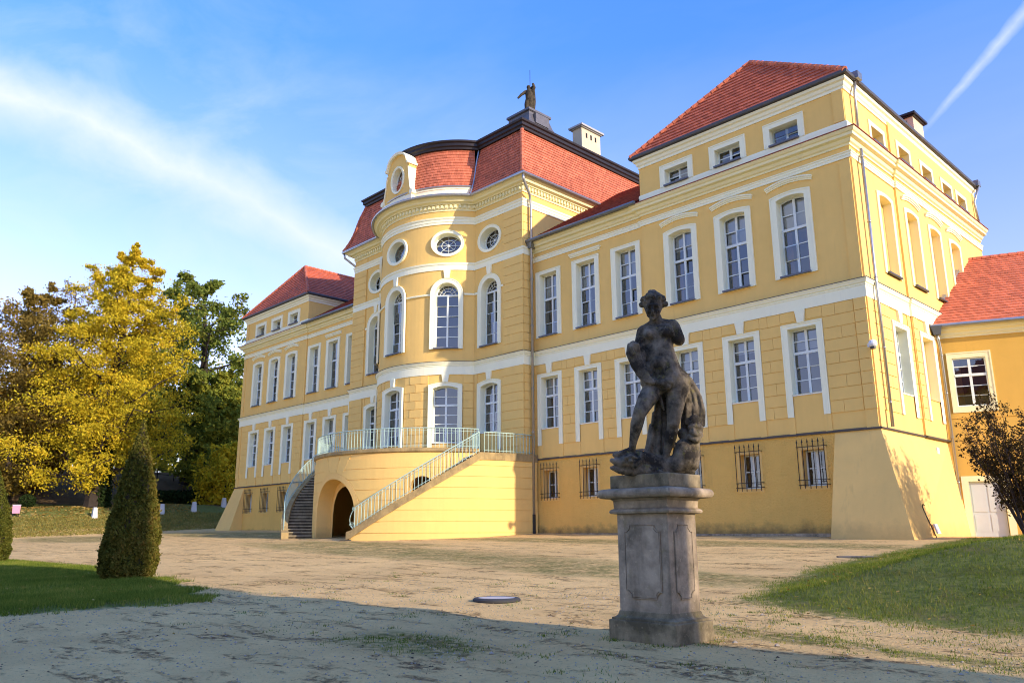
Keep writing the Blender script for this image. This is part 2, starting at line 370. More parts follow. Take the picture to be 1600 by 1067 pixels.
def axis(lo, hi, d0, d1, step, far):
    a = list(np.arange(d0, d1, step)); x = d0; s = step; L = []
    while x > lo: s *= 1.18; x -= s; L.append(max(x, lo))
    x = d1; s = step; R = []
    while x < hi: s *= 1.18; x += s; R.append(min(x, hi))
    return np.array(L[::-1]+a+R)
gx = axis(-1500, 1500, 0, 40, .18, 0); gy = axis(-1500, 1500, -30, -4, .18, 0)
gx = np.unique(np.concatenate([gx, np.arange(-60, 0, .9)])); gy = np.unique(np.concatenate([gy, np.arange(-4, 30, .8), np.arange(-46, -30, .8)]))
GX, GY = np.meshgrid(gx, gy); GZ = H(GX, GY)
me = bpy.data.meshes.new('ground'); nx, ny = len(gx), len(gy)
idx = np.arange(nx*ny).reshape(ny, nx)
F = np.stack([idx[:-1,:-1], idx[:-1,1:], idx[1:,1:], idx[1:,:-1]], -1).reshape(-1, 4)
me.from_pydata(np.stack([GX, GY, GZ], -1).reshape(-1, 3).tolist(), [], F.tolist())
def band(X, Y, cx, cy, rx, ry, a=0):
    c, s = math.cos(a), math.sin(a); u = ((X-cx)*c+(Y-cy)*s)/rx; v = (-(X-cx)*s+(Y-cy)*c)/ry
    return np.clip(1-(u*u+v*v), 0, 1)
def cover(X, Y):
    gm = np.clip(.45+sdist(MOUND, X, Y)/1.3, 0, 1); gl = np.clip(.5+sdist(LAWN, X, Y)/.7, 0, 1)
    gh = S((-29.5-X+1.2*wav(X, Y, .35, 1))/2.5)*(X > -400)
    grass = np.maximum(np.maximum(gm, gl), gh)
    hill = S((-38.5-X+(Y+4)*.28+1.5*wav(X, Y, .2, 3))/3)
    far = S((np.hypot(X-10, Y)-75)/20); hill = np.maximum(hill, far*.9)
    dry = np.zeros(X.shape)
    for b in ((12,-12,15,2.2,-.12),(24,-14.5,7,1.6,-.15),(18,-4.5,14,1.6,0),(6,-9,7,1.5,0),(-12,-5,16,3.5,0),(29,-23.4,1.3,.7,0),(33.5,-18.3,4,.5,-.15),(-20,-12,10,4,0),(32,-20.6,3.4,.35,-.12)):
        dry = np.maximum(dry, np.clip(band(X, Y, *b)*1.6, 0, 1))
    return grass, hill, dry
cg, ch_, cdry = cover(GX, GY)
ca = me.color_attributes.new('cover', 'FLOAT_COLOR', 'POINT')
ca.data.foreach_set('color', np.stack([cg, ch_, cdry, np.ones_like(cg)], -1).reshape(-1).astype(np.float32))
me.polygons.foreach_set('use_smooth', [True]*len(me.polygons)); me.materials.append(MATS['soil'])
tag(link('ground', me), 'sandy forecourt with worn tracks, lawns and a rising bank', kind='structure')

# ------------------------------------------------------------------ windows
def ztop(kind, hw, zt, rise):
    if kind == 'seg': return lambda x: zt - rise*min(1, (x/hw)**2)
    if kind == 'round': return lambda x: zt - hw + math.sqrt(max(0, hw*hw - x*x))
    return lambda x: zt
def outl(kind, hw, zb, zt, rise=0, K=17):
    f = ztop(kind, hw, zt, rise); pts = [(-hw, zb), (hw, zb)]
    for i in range(K):
        x = hw*math.cos(PI*i/(K-1)); pts.append((x, f(x)))
    return pts
def ell(hw, hh, zc, n=32): return [(hw*math.cos(2*PI*i/n), zc+hh*math.sin(2*PI*i/n)) for i in range(n)]
UNIT = MB().box(-.5,.5,-.5,.5,-.5,.5)
def pane_poly(mb, x0, x1, z0, z1, f, y, hw):
    g = lambda x: min(z1, f(max(-hw, min(hw, x)))-.0)
    xs = [x1+(x0-x1)*i/6 for i in range(7)]
    pts = [(x0, y, z0), (x1, y, z0)] + [(x, y, max(z0+.01, g(x))) for x in xs]
    mb.add(pts, [tuple(range(len(pts)))])
def tpl(kind, hw, zb, zt, rise=0, so=.26, st=.18, sb=None, leg=None, cols=2, transom=None, up=2, low=3, dep=.3, proud=.05,
        sill='slate', key=None, hood=None, blind=None, curtain=False, join=False, casing='trim', fan=False, wall_in=.04, fw=.06):
    T = {'kids': []}; f = ztop(kind, hw, zt, rise); fr = MB(); yb = dep; hin = hw-fw
    inner = outl(kind, hin, zb+fw, zt-fw, rise*.95)
    fr.ring(outl(kind, hw+.015, zb-.01, zt+.01, rise), inner, yb, yb+.07, yb+.07)
    zT = transom if transom else None; zs = zt - hw if kind == 'round' else None
    topz = lambda x: ztop(kind, hin, zt-fw, rise*.95)(x)
    for c in range(1, cols):
        x = -hin + 2*hin*c/cols; fr.box(x-.05, x+.05, yb-.015, yb+.06, zb+.02, (zs if fan else topz(x))+.01)
    if zT: fr.box(-hin-.01, hin+.01, yb-.035, yb+.055, zT-.055, zT+.055)
    rows = []
    lo, hi = zb+fw, (zs if fan else zt-fw)
    segs = [(lo, zT-.055, low), (zT+.055, hi, up)] if zT else [(lo, hi, low)]
    cells = []
    for a, b, n in segs:
        zz = [a+(b-a)*k/n for k in range(n+1)]
        if b == hi and kind == 'seg': zz = [a+(b-a-rise*.6)*k/n for k in range(n)]+[b]
        for k in range(1, n): fr.box(-hin, hin, yb+.004, yb+.045, zz[k]-.02, zz[k]+.02)
        for k in range(n): cells.append((zz[k], zz[k+1], b == hi and k == n-1))
    if fan:
        fr.box(-hin-.01, hin+.01, yb-.03, yb+.055, zs-.05, zs+.05)
        rr = hw-fw
        for r in (rr*.42, rr*.72):
            pts = [(r*math.cos(PI*i/14), yb+.025, zs+r*math.sin(PI*i/14)) for i in range(15)]; fr.tube(pts, .016, 4)
        for i in range(1, 6):
            t = PI*i/6; fr.tube([(rr*.42*math.cos(t), yb+.025, zs+rr*.42*math.sin(t)), (rr*math.cos(t), yb+.025, zs+rr*math.sin(t))], .014, 4)
    T['frame'] = fr.mesh('window', 'window_paint')
    pm = MB(); panes = []
    for z0, z1, top in cells:
        for c in range(cols):
            x0 = -hin+2*hin*c/cols; x1 = x0+2*hin/cols
            mb = pm if join else MB(); pane_poly(mb, x0, x1, z0, z1 if not top or fan else zt, topz if top and not fan else (lambda x: 99), yb+.03, hin)
            if not join: panes.append(mb)
    if fan:
        mb = pm if join else MB(); rr = hw-fw
        mb.add([(rr*math.cos(PI*i/16), yb+.03, zs+rr*math.sin(PI*i/16)) for i in range(17)], [tuple(range(17))])
        if not join: panes.append(mb)
    for mb in ([pm] if join else panes): T['kids'].append(('pane', mb.mesh('pane', 'glass')))
    # casing with its reveal
    cs = MB(); zlo = leg if leg is not None else (sb if sb is not None else zb)
    n = 19
    out = outl(kind, hw+so, zlo, zt+st, rise); inn = outl(kind, hw, zlo if leg is not None else zb, zt, rise)
    cs.ring(out, inn, -proud, wall_in, -proud+.001 if leg is not None else yb+.03, skip=(0,) if leg is not None else ())
    # thin outer fillet
    if so > .15: cs.ring(outl(kind, hw+so+.0, zlo, zt+st, rise), outl(kind, hw+so-.05, zlo, zt+st-.05, rise), -proud-.02, -proud, -proud+.001, skip=(0,))
    if leg is not None: cs.ring(outl(kind, hw, zb, zt, rise), outl(kind, hw-.001, zb, zt-.001, rise), -proud, -proud+.0005, yb+.03)
    T['kids'].append(('casing', cs.mesh('casing', casing)))
    if sill == 'slate': T['kids'].append(('sill', MB().prism([(-hw-.03,zb-.10),(hw+.03,zb-.10),(hw+.03,zb-.03),(-hw-.03,zb-.03)], -proud-.10, .0).add([(-hw,-proud-.1,zb-.03),(hw,-proud-.1,zb-.03),(hw,dep,zb+.02),(-hw,dep,zb+.02)],[(0,1,2,3)]).mesh('sill','slate_sill')))
    elif sill: T['kids'].append(('sill', MB().box(-hw-.0,hw+.0,-.03,dep,zb-.055,zb+.004).mesh('sill','window_paint')))
    if key:
        z0, z1, w0, w1 = key; T['kids'].append(('keystone', MB().prism([(-w0,z0),(w0,z0),(w1,z1),(-w1,z1)], -proud-.045, .03).mesh('keystone','trim')))
    if hood:
        kindh, hwh, z0, rs = hood; hb = MB(); N = 14
        for o, a, b in ((.13,.13,.19),(.09,.06,.13),(.05,0,.06)):
            top = []; bot = []
            for i in range(N+1):
                x = -hwh+(.15-o)*.5 + 2*(hwh-(.15-o)*.5)*i/N; r = rs*(1-(x/hwh)**2); top.append((x, z0+b+r)); bot.append((x, z0+a+r))
            for i in range(N): hb.hull8([(bot[i][0],-o,bot[i][1]),(bot[i+1][0],-o,bot[i+1][1]),(bot[i+1][0],.03,bot[i+1][1]),(bot[i][0],.03,bot[i][1])],
                                        [(top[i][0],-o,top[i][1]),(top[i+1][0],-o,top[i+1][1]),(top[i+1][0],.03,top[i+1][1]),(top[i][0],.03,top[i][1])])
        T['kids'].append(('hood_mould', hb.mesh('hood_mould', 'trim')))
    if blind: 
        bm = MB(); z0, z1 = blind; pts = []
        pane_poly(bm, -hin, hin, z0, z1, topz, yb+.14, hin); T['kids'].append(('blind', bm.mesh('blind', 'blind')))
    if curtain:
        cb = MB()
        for sx in (-1, 1):
            xs = [sx*(hin-.02-.42*hin*i/8) for i in range(9)]
            for i in range(8):
                ya, yc = yb+.22+.03*(i%2), yb+.22+.03*((i+1)%2)
                cb.add([(xs[i],ya,zb+.05),(xs[i+1],yc,zb+.05),(xs[i+1],yc,(zT or zt)-.02),(xs[i],ya,(zT or zt)-.02)], [(0,1,2,3)])
        T['kids'].append(('curtain', cb.mesh('curtain', 'curtain')))
    return T
def place(T, parent, x, y, ang=0, name='window', extra=()):
    w = link(name, T['frame'], parent, (x, y, 0), ang); rv = random.Random(int(x*131+y*17+len(T['kids'])*7))
    for nm, me in list(T['kids'])+list(extra):
        if nm == 'curtain' and rv.random() < .25: continue
        k = link(nm, me, w)
        if nm == 'pane': k.rotation_euler = (rv.uniform(-.006,.006), 0, rv.uniform(-.012,.012))
        if nm == 'blind': k.location.z = rv.choice((0, 0, .25, .5, -.35))
    return w
def hole(kind, c, hw, zb, zt, rise=0):
    f = ztop(kind, hw, zt, rise); return (c-hw, c+hw, lambda s: zb, lambda s: f(max(-hw, min(hw, s-c))))
def hole_oval(c, hw, hh, zc):
    g = lambda s: hh*math.sqrt(max(0, 1-((s-c)/hw)**2)); return (c-hw, c+hw, lambda s: zc-g(s), lambda s: zc+g(s))
def svals(lo, hi, holes, step=None):
    v = [lo, hi]
    for h in holes: v += [h[0]+(h[1]-h[0])*(.5-.5*math.cos(PI*i/16)) for i in range(17)]
    if step: v += list(np.arange(lo, hi, step))
    return [t for t in v if lo-1e-6 <= t <= hi+1e-6]

# ------------------------------------------------------------------ palace
palace = thing('palace', 'long yellow baroque palace with white trim, bowed centre and red tiled roofs', 'palace', (0, 0, 0))
AX = [9.085, 11.629, 14.145, 17.279, 19.918, 22.533]
XR, YF, XL, XP, YW, XJ = 7.997, -.676, 25.077, 15.196, .08, 4.169
RB, CY = 4.888, 1.875
LEDGE, BELT_B, BELT_T, ARC_B, CORN = 4.68, 9.486, 10.182, 15.044, 16.083
aJ = math.asin(XJ/RB)
ARC = [(RB*math.sin(a), CY-RB*math.cos(a)) for a in np.linspace(-aJ, aJ, 41)]
def mir(p): return [(-x, y) for x, y in reversed(p)]
P_RIGHT = [(XR, YW), (XP, YW), (XP, 0), (XL, 0), (XL, 4.18), (XL+.08, 4.18), (XL+.08, 15.4)]
P_RIS = [(-XR, YW), (-XR, YF)] + ARC + [(XR, YF), (XR, YW)]
P_ALL = mir(P_RIGHT)[:-1] + P_RIS + P_RIGHT[1:]
P_RISFULL = [(-XR, 14), (-XR, YF)] + ARC + [(XR, YF), (XR, 14)]
# templates
GF = dict(kind='rect', hw=.585, zb=6.22, zt=8.80, so=.255, st=.185, leg=5.354, transom=7.86, up=2, low=3, sill='white', key=(8.985,9.486,.13,.21), blind=(7.75,9))
UP = dict(hw=.60, zb=10.99, zt=14.27, so=.27, st=.18, sb=10.884, transom=12.95, up=2, low=3, blind=(12.95,15))
T_GF = tpl(**GF); T_GFJ = tpl(**GF, join=True)
T_UP = tpl(kind='seg', rise=.10, hood=('seg', 1.02, 14.62, .17), curtain=True, **UP); T_UPJ = tpl(kind='seg', rise=.10, hood=('seg', 1.02, 14.62, .17), join=True, **UP)
T_UW = tpl(kind='rect', **UP); T_UWJ = tpl(kind='rect', join=True, **UP)
T_UH = tpl(kind='rect', hood=('rect', 1.02, 14.64, 0), **UP); T_UHJ = tpl(kind='rect', hood=('rect', 1.02, 14.64, 0), join=True, **UP)
AT = dict(kind='rect', hw=.62, zb=16.67, zt=17.40, so=.264, st=.25, sb=16.58, low=2, dep=.28)
T_AT = tpl(**AT); T_ATJ = tpl(join=True, **AT)
BS = dict(kind='rect', hw=.44, zb=2.76, zt=4.10, so=.10, st=.10, sb=2.62, low=2, dep=.34, proud=.012, sill=None, casing='plaster_buttress', wall_in=.02)
T_BS = tpl(join=True, **BS)
RU = dict(kind='round', hw=.66, zb=11.0, zt=14.68, so=.27, st=.27, sb=10.9, low=5, dep=.36, fan=True, key=(14.93,15.43,.13,.2))
T_RU = tpl(**RU)
RG = dict(kind='seg', rise=.14, hw=.68, zt=8.86, so=.25, st=.2, transom=7.84, up=2, sill='white', key=(9.06,9.486,.14,.21), dep=.3)
T_RG = tpl(zb=6.29, leg=5.3, low=3, **RG); T_RGB = tpl(zb=5.82, leg=5.3, low=4, **RG)
def oval_tpl(hw, hh, zc, so=.17, dep=.38, proud=.05):
    fr = MB().ring(ell(hw+.01,hh+.01,zc), ell(hw-.06,hh-.06,zc), dep, dep+.06, dep+.06)
    fr.tube([(x, dep+.03, z) for x, z in ell(hw*.52, hh*.52, zc, 24)]+[(hw*.52, dep+.03, zc)], .018, 4)
    for i in range(8):
        t = 2*PI*i/8; fr.tube([(hw*.08*math.cos(t), dep+.03, zc+hh*.08*math.sin(t)), (hw*.95*math.cos(t), dep+.03, zc+hh*.95*math.sin(t))], .016, 4)
    fr.tube([(0,dep,zc),(0,dep+.05,zc)], .07, 10)
    cs = MB().ring(ell(hw+so,hh+so,zc), ell(hw,hh,zc), -proud, .06, dep+.02).ring(ell(hw+so,hh+so,zc), ell(hw+so-.045,hh+so-.045,zc), -proud-.02, -proud, -proud+.001)
    pn = MB().add([(x, dep+.03, z) for x, z in ell(hw-.03, hh-.03, zc)], [tuple(range(32))])
    return {'frame': fr.mesh('window','window_paint'), 'kids': [('pane', pn.mesh('pane','glass')), ('casing', cs.mesh('casing','trim'))]}
T_OC = oval_tpl(.78, .62, 17.0)
# iron grille over a basement window
gm_ = MB()
for i in range(6):
    x = -.52+1.04*i/5; gm_.tube([(x,-.17,2.66),(x,-.17,4.36)], .016, 5); gm_.add([(x-.035,-.17,4.36),(x+.035,-.17,4.36),(x,-.135,4.36),(x,-.205,4.36),(x,-.17,4.52)], [(0,2,4),(2,1,4),(1,3,4),(3,0,4)])
for z in (2.80, 2.98, 4.20): gm_.box(-.56,.56,-.185,-.16,z-.012,z+.012); [gm_.box(x-.012,x+.012,-.17,.05,z-.012,z+.012) for x in (-.56,.56)]
GRILLE = gm_.mesh('window_grille', 'iron')

UNITME = {}
def block(parent, x, y, ang, w, z0, z1, proud, mname='plaster_block', mb=None, name='rustic_block'):
    t = proud+.04
    if mb is not None:
        c, s = math.cos(ang), math.sin(ang)
        pts = [(lx*c-ly*s+x, lx*s+ly*c+y) for lx, ly in ((-w/2,-proud),(w/2,-proud),(w/2,.04),(-w/2,.04))]
        mb.hull8([(px,py,z0) for px,py in pts], [(px,py,z1) for px,py in pts]); return
    if mname not in UNITME: UNITME[mname] = MB().box(-.5,.5,-.5,.5,-.5,.5).mesh('rustic_block', mname)
    o = link(name, UNITME[mname], parent, (x - math.sin(ang)*((proud-.04)/2)*-1, y - math.cos(ang)*((proud-.04)/2), (z0+z1)/2), ang)
    o.scale = (w, t, z1-z0); return o
NC = 9; CH = (BELT_B-5.354)/NC; GAP = .024
def courses(parent, a, b, fpos, z0=5.354, n=NC, h=CH, unit=.98, proud=.028, mb=None, tops=None, jit=0):
    for k in range(n):
        m = max(1, round((b-a)/unit)); cuts = [a]+[a+(b-a)*(i+(0 if k%2 else .5))/m for i in range(1 if k%2 else 0, m)]+[b]
        if m == 1: cuts = [a, b] if k%2 else [a, (a+b)/2+(.08 if k%4 else -.1), b] if b-a > .6 else [a, b]
        za, zb_ = z0+k*h+GAP/2, z0+(k+1)*h-GAP/2
        for c0, c1 in zip(cuts, cuts[1:]):
            if c1-c0 < .12: continue
            x, y, ang = fpos((c0+c1)/2); block(parent, x, y, ang, c1-c0-(.012 if c0 > a or c1 < b else 0), za, zb_, proud, mb=mb)

def front(sg):
    """one pavilion with its link, sg = +1 or -1 for the two mirror halves"""
    near = sg > 0
    ax = [sg*a for a in AX]
    rng = lambda a, b: (a, b) if near else (-b, -a)
    stuff = None if near else MB()
    for (x0, x1, y, wi) in ((XR, XP, YW, (0,1,2)), (XP, XL, 0.0, (3,4,5))):
        lo, hi = rng(x0, x1); hs = []
        for i in wi: hs += [hole('rect', ax[i], .585, 6.22, 8.80), hole('seg' if i > 2 else 'rect', ax[i], .60, 10.99, 14.27, .10)]
        hb = [hole('rect', ax[i], .44, 2.76, 4.10) for i in wi]
        wl = part('wall', MB().strips(svals(lo, hi, hs), LEDGE, 16.2, hs, lambda s, z, y=y: (s, y, z)), 'plaster_yellow', palace)
        part('basement_wall', MB().strips(svals(lo, hi, hb), .2, LEDGE, hb, lambda s, z, y=y: (s, y-.03, z)), 'plaster_rough', palace)
        # rusticated piers between the window casings
        ed = [x0+.02]
        for i in wi: ed += [AX[i]-.855, AX[i]+.855]
        ed.append(x1-.02 if x1 == XP else 24.60)
        for a, b in zip(ed[::2], ed[1::2]):
            if b-a < .15: continue
            p, q = rng(a, b); courses(wl, p, q, lambda s, y=y: (s, y, 0), mb=stuff)
        # courses over the windows, beside the keystones
        for i in wi:
            for a, b in ((AX[i]-.855, AX[i]-.23), (AX[i]+.23, AX[i]+.855)):
                p, q = rng(a, b); block(wl, (p+q)/2, y, 0, q-p-.01, 9.08, BELT_B-GAP/2, .028, mb=stuff)
        for i in wi:
            place(T_GF if near else T_GFJ, palace, ax[i], y)
            T = (T_UP if near else T_UPJ) if i > 2 else ((T_UH if near else T_UHJ) if i == 1 else (T_UW if near else T_UWJ))
            place(T, palace, ax[i], y)
            place(T_BS, palace, ax[i], y-.03, 0, extra=[('window_grille', GRILLE)])
            # apron between the legs of the ground-floor casing
            part('apron_panel', MB().box(ax[i]-.585, ax[i]+.585, y-.012, y+.02, 4.74, 6.12), 'plaster_yellow', palace)
            for s2 in (-1, 1): part('leg_block', MB().box(ax[i]+s2*.7125-.13, ax[i]+s2*.7125+.13, y-.04, y+.02, 4.72, 5.352), 'plaster_yellow', palace)
        if stuff and x0 == XP: tag(part('rustic_blocks', stuff, 'plaster_block', wl), None, kind='stuff')
    # corner lesene
    cl = part('lesene', MB().box(*rng(24.63, XL-.02), -.05, .03, LEDGE+.03, 15.0).box(*rng(24.63, XL-.02), -.05, .03, 16.6, 17.95), 'plaster_yellow', palace)
    stuff2 = None if near else MB()
    for k in range(NC):
        p, q = rng(24.64, XL-.0); block(cl, (p+q)/2, -.05, 0, q-p, 5.354+k*CH+GAP/2, 5.354+(k+1)*CH-GAP/2, .028, mb=stuff2)
    if stuff2: tag(part('rustic_blocks', stuff2, 'plaster_block', cl), None, kind='stuff')
    part('wall_return', MB().add([(sg*XP,0,LEDGE),(sg*XP,YW,LEDGE),(sg*XP,YW,16.1),(sg*XP,0,16.1)], [(0,1,2,3)]).add([(sg*XP,-.03,.3),(sg*XP,YW-.03,.3),(sg*XP,YW-.03,LEDGE),(sg*XP,-.03,LEDGE)], [(0,1,2,3)]), 'plaster_yellow', palace)
    # attic storey
    hs = [hole('rect', a, .62, 16.67, 17.40) for a in ax[3:]]
    lo, hi = rng(XP, XL); xo, xi = sg*XL, sg*XP
    part('attic_wall', MB().strips(svals(lo, hi, hs), 16.1, 18.3, hs, lambda s, z: (s, .0, z)).add([(xi,0,16),(xi,15.4,16),(xi,15.4,18.3),(xi,0,18.3)], [(0,1,2,3)]), 'plaster_yellow', palace)
    for a in ax[3:]: place(T_AT if near else T_ATJ, palace, a, 0)
    pa = [(XP, 14), (XP, 0), (XL, 0), (XL, 15.4)]; pa = pa if near else mir(pa)
    part('attic_base_band', MB().sweep(pa, [(0,16.1),(.045,16.1),(.045,16.50),(.03,16.58),(0,16.58)]), 'trim', palace)
    part('attic_cornice', MB().sweep(pa, [(0,17.94),(.04,17.94),(.04,18.05),(.09,18.10),(.12,18.22),(.20,18.27),(.22,18.38),(.0,18.40)]), 'trim', palace)
    part('eaves_gutter', MB().sweep(pa, [(0,18.402),(.26,18.402),(.34,18.42),(.36,18.50),(.34,18.56),(.28,18.57),(.26,18.50),(.1,18.52)]), 'flashing', palace)
    # hipped roof of stepped tile courses
    ex0, ex1, ey0, ey1, ez = 14.92, 25.36, -.3, 15.7, 18.52; ap0, ap1, az = (20.14, 2.25), (20.14, 13.2), 22.36
    rf = MB()
    def plane(mb, e0, e1, t0, t1, n=16, lip=.042):
        e0, e1, t0, t1 = map(Vector, (e0, e1, t0, t1)); nrm = (e1-e0).cross(t0-e0).normalized()
        for k in range(n):
            a, b = k/n, (k+1)/n; A, B = e0.lerp(t0, a), e1.lerp(t1, a); Cc, D = e0.lerp(t0, b), e1.lerp(t1, b)
            mb.add([A-nrm*.005, B-nrm*.005, B+nrm*lip, A+nrm*lip, D+nrm*.002, Cc+nrm*.002], [(0,1,2,3),(3,2,4,5)])
        mb.nrm = nrm
    A, B, Cc, D = (ex0,ey0,ez),(ex1,ey0,ez),(ex1,ey1,ez),(ex0,ey1,ez); t0, t1 = (*ap0, az), (*ap1, az)
    fx = (lambda p: p) if near else (lambda p: (-p[0], p[1], p[2]))
    def pl(a, b, c, d):
        a, b, c, d = map(fx, (a, b, c, d))
        plane(rf, a, b, c, d) if near else plane(rf, b, a, d, c)
    pl(A, B, t0, t0); pl(B, Cc, t0, t1); pl(Cc, D, t1, t1); pl(D, A, t1, t0)
    roof = part('roof', rf, 'roof_tile', palace)
    rt = MB()
    for p, q in ((A,t0),(B,t0),(t0,t1),(Cc,t1),(D,t1)):
        p, q = Vector(fx(p)), Vector(fx(q)); n = max(3, int((q-p).length/.36))
        for i in range(n):
            u = p.lerp(q, i/n)+Vector((0,0,.02)); w = p.lerp(q, (i+1.08)/n)+Vector((0,0,.02)); rt.tube([u, w], [.13, .105], 7)
    tag(part('ridge_tiles', rt, 'roof_tile_bright', roof), None, kind='stuff')
    # link roof
    lr = MB(); a, b, c, d = map(fx, ((XR+.01,-.42,16.16),(XP-.01,-.42,16.16),(XR+.01,7.7,21.4),(XP-.01,7.7,21.4)))
    plane(lr, a, b, c, d, 30) if near else plane(lr, b, a, d, c, 30)
    a, b, c, d = map(fx, ((XR+.01,7.7,21.4),(XP-.01,7.7,21.4),(XP-.01,15.6,16.3),(XR+.01,15.6,16.3))); lr.add([a,b,c,d], [(0,1,2,3)])
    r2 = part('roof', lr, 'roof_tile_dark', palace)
    gp_ = [(XR+.05,-.48),(XP+.0,-.48)]; gp_ = [(sg*x, y) for x, y in gp_]
    part('gutter', MB().tube([(x, y, 16.13) for x, y in gp_], .095, 10), 'zinc', r2)
    part('eaves_flashing', MB().sweep([(XR,YW),(XP-.02,YW)] if near else [(-XP+.02,YW),(-XR,YW)], [(0,16.09),(.46,16.085),(.46,16.11),(.05,16.34)]), 'flashing', r2)
    # side and back walls
    if near:
        YS = [2.97, 5.585, 8.3, 10.93, 13.0]
        hs = [hole('seg', y, .60, 10.99, 14.27, .10) for y in YS[:4]]+[hole('rect', y, .6, 16.6, 17.25) for y in YS]+[hole('rect', YS[0], .585, 6.22, 8.8), hole('rect', YS[1], .585, 6.22, 8.8)]
        h1 = [h for h in hs if h[1] < 4.18]; h2 = [h for h in hs if h[0] > 4.18]
        ws = part('side_wall', MB().strips(svals(0, 4.18, h1), LEDGE, 18.3, h1, lambda s, z: (XL, s, z)), 'plaster_yellow', palace)
        part('side_wall', MB().strips(svals(4.18, 15.4, h2), LEDGE, 18.3, h2, lambda s, z: (XL+.08, s, z)).add([(XL,4.18,LEDGE),(XL+.08,4.18,LEDGE),(XL+.08,4.18,18.3),(XL,4.18,18.3)], [(0,1,2,3)]), 'plaster_yellow', palace)
        for p, q in ((.02, 2.10), (3.84, 4.16)): courses(ws, p, q, lambda s: (XL, s, PI/2))
        courses(ws, 4.22, 4.72, lambda s: (XL+.08, s, PI/2)); courses(ws, 6.45, 6.62, lambda s: (XL+.08, s, PI/2))
        for i, y in enumerate(YS):
            xx = XL if i == 0 else XL+.08
            if i < 4:      # blind niches with casing
                cs = MB().ring(outl('seg',.83,10.9,14.43,.10), outl('seg',.60,10.99,14.27,.10), -.05, .04, .32)
                bk = MB().add([(x,.30,z) for x, z in outl('seg',.61,10.98,14.28,.10)], [tuple(range(19))])
                w = link('blind_niche', cs.mesh('blind_niche','trim_cream'), palace, (xx, y, 0), PI/2); link('niche_back', bk.mesh('niche_back','plaster_yellow'), w)
                link('sill', MB().box(-.66,.66,-.14,.3,10.9,10.97).mesh('sill','flashing'), w)
                if i > 0: link('hood_mould', [m for nme, m in T_UP['kids'] if nme == 'hood_mould'][0], w)
            cs = MB().ring(outl('rect',.82,16.5,17.46), outl('rect',.60,16.6,17.25), -.05, .04, .5)
            bk = MB().box(-.61,.61,.49,.52,16.59,17.26)
            w = link('blind_niche', cs.mesh('blind_niche','trim_cream'), palace, (xx, y, 0), PI/2); link('niche_back', bk.mesh('niche_back','plaster_yellow'), w)
            link('sill', MB().box(-.66,.66,-.16,.48,16.52,16.6).mesh('sill','flashing'), w)
        place(T_GF, palace, XL, YS[0], PI/2)
        w = place(dict(T_GF, kids=[k for k in T_GF['kids'] if k[0] in ('casing','keystone')], frame=MB().box(-.6,.6,.3,.33,6.2,8.82).mesh('blind_niche','plaster_yellow')), palace, XL+.08, YS[1], PI/2, 'blind_niche')
        part('lesene', MB().box(XL-.0, XL+.05, .0, .42, LEDGE+.03, 15.0), 'plaster_yellow', palace)
    else:
        part('side_wall', MB().add([(-XL,0,.5),(-XL,15.4,.5),(-XL,15.4,18.3),(-XL,0,18.3)], [(0,1,2,3)]), 'plaster_yellow', palace)
    # battered corner buttress
    z0, z1 = .3, 4.645
    top = [(23.45,-.04),(25.11,-.04),(25.11,6.72),(23.45,6.72)]; bot = [(23.44,-1.32),(26.36,-1.32),(25.55,6.80),(23.44,6.80)]
    if not near: top = [(-x,y) for x,y in top]; bot = [(-x,y) for x,y in bot]
    part('buttress', MB().hull8([(x,y,z0) for x,y in bot], [(x,y,z1) for x,y in top]), 'plaster_buttress', palace)
front(1); front(-1)
part('back_wall', MB().add([(-XL,15.4,.5),(XL,15.4,.5),(XL,15.4,18.3),(-XL,15.4,18.3)], [(0,1,2,3)]).add([(-XR,14,15),(XR,14,15),(XR,14,23),(-XR,14,23)], [(0,1,2,3)]), 'plaster_yellow', palace)
part('interior_wall', MB().box(-24.9,24.9,3.6,3.8,.5,16.0).box(-7.8,7.8,3.6,3.8,16.05,19.4), 'interior', palace)
part('interior_floor', MB().box(-24.9,24.9,.35,15.2,9.6,9.8).box(-24.9,24.9,.35,15.2,15.6,15.8).box(-24.9,24.9,.35,15.2,5.0,5.1), 'interior', palace)
# mouldings that run round the whole front
part('plinth_ledge', MB().sweep(P_ALL, [(.0,4.64),(.10,4.64),(.11,4.685),(.0,4.74)]), 'flashing', palace)
part('belt_course', MB().sweep(P_ALL, [(0,9.486),(.055,9.486),(.055,9.93),(.075,9.945),(.075,9.985),(.06,9.99),(.06,10.01),(.10,10.03),(.13,10.11),(.16,10.15),(.16,10.18),(0,10.19)]), 'trim', palace)
part('belt_flashing', MB().sweep(P_ALL, [(0,10.192),(.185,10.183),(.185,10.20),(0,10.235)]), 'flashing', palace)
for sg in (1, -1):
    pp = P_RIGHT if sg > 0 else mir(P_RIGHT)
    part('architrave', MB().sweep(pp, [(0,15.044),(.05,15.044),(.05,15.15),(.07,15.16),(.07,15.24),(.10,15.26),(.10,15.30),(0,15.31)]), 'trim', palace)
    part('cornice', MB().sweep(pp, [(0,15.54),(.05,15.54),(.05,15.62),(.12,15.66),(.16,15.74),(.16,15.78),(.30,15.82),(.31,15.93),(.36,15.96),(.41,16.03),(.42,16.075),(0,16.085)]), 'trim_cream', palace)
    pq = [(XP,0),(XL,0),(XL,4.18),(XL+.08,4.18),(XL+.08,15.4)]; pq = pq if sg > 0 else mir(pq)
    part('cornice_tiles', MB().sweep(pq, [(0,16.088),(.46,16.079),(.46,16.105),(.05,16.2)]), 'roof_tile_dark', palace)

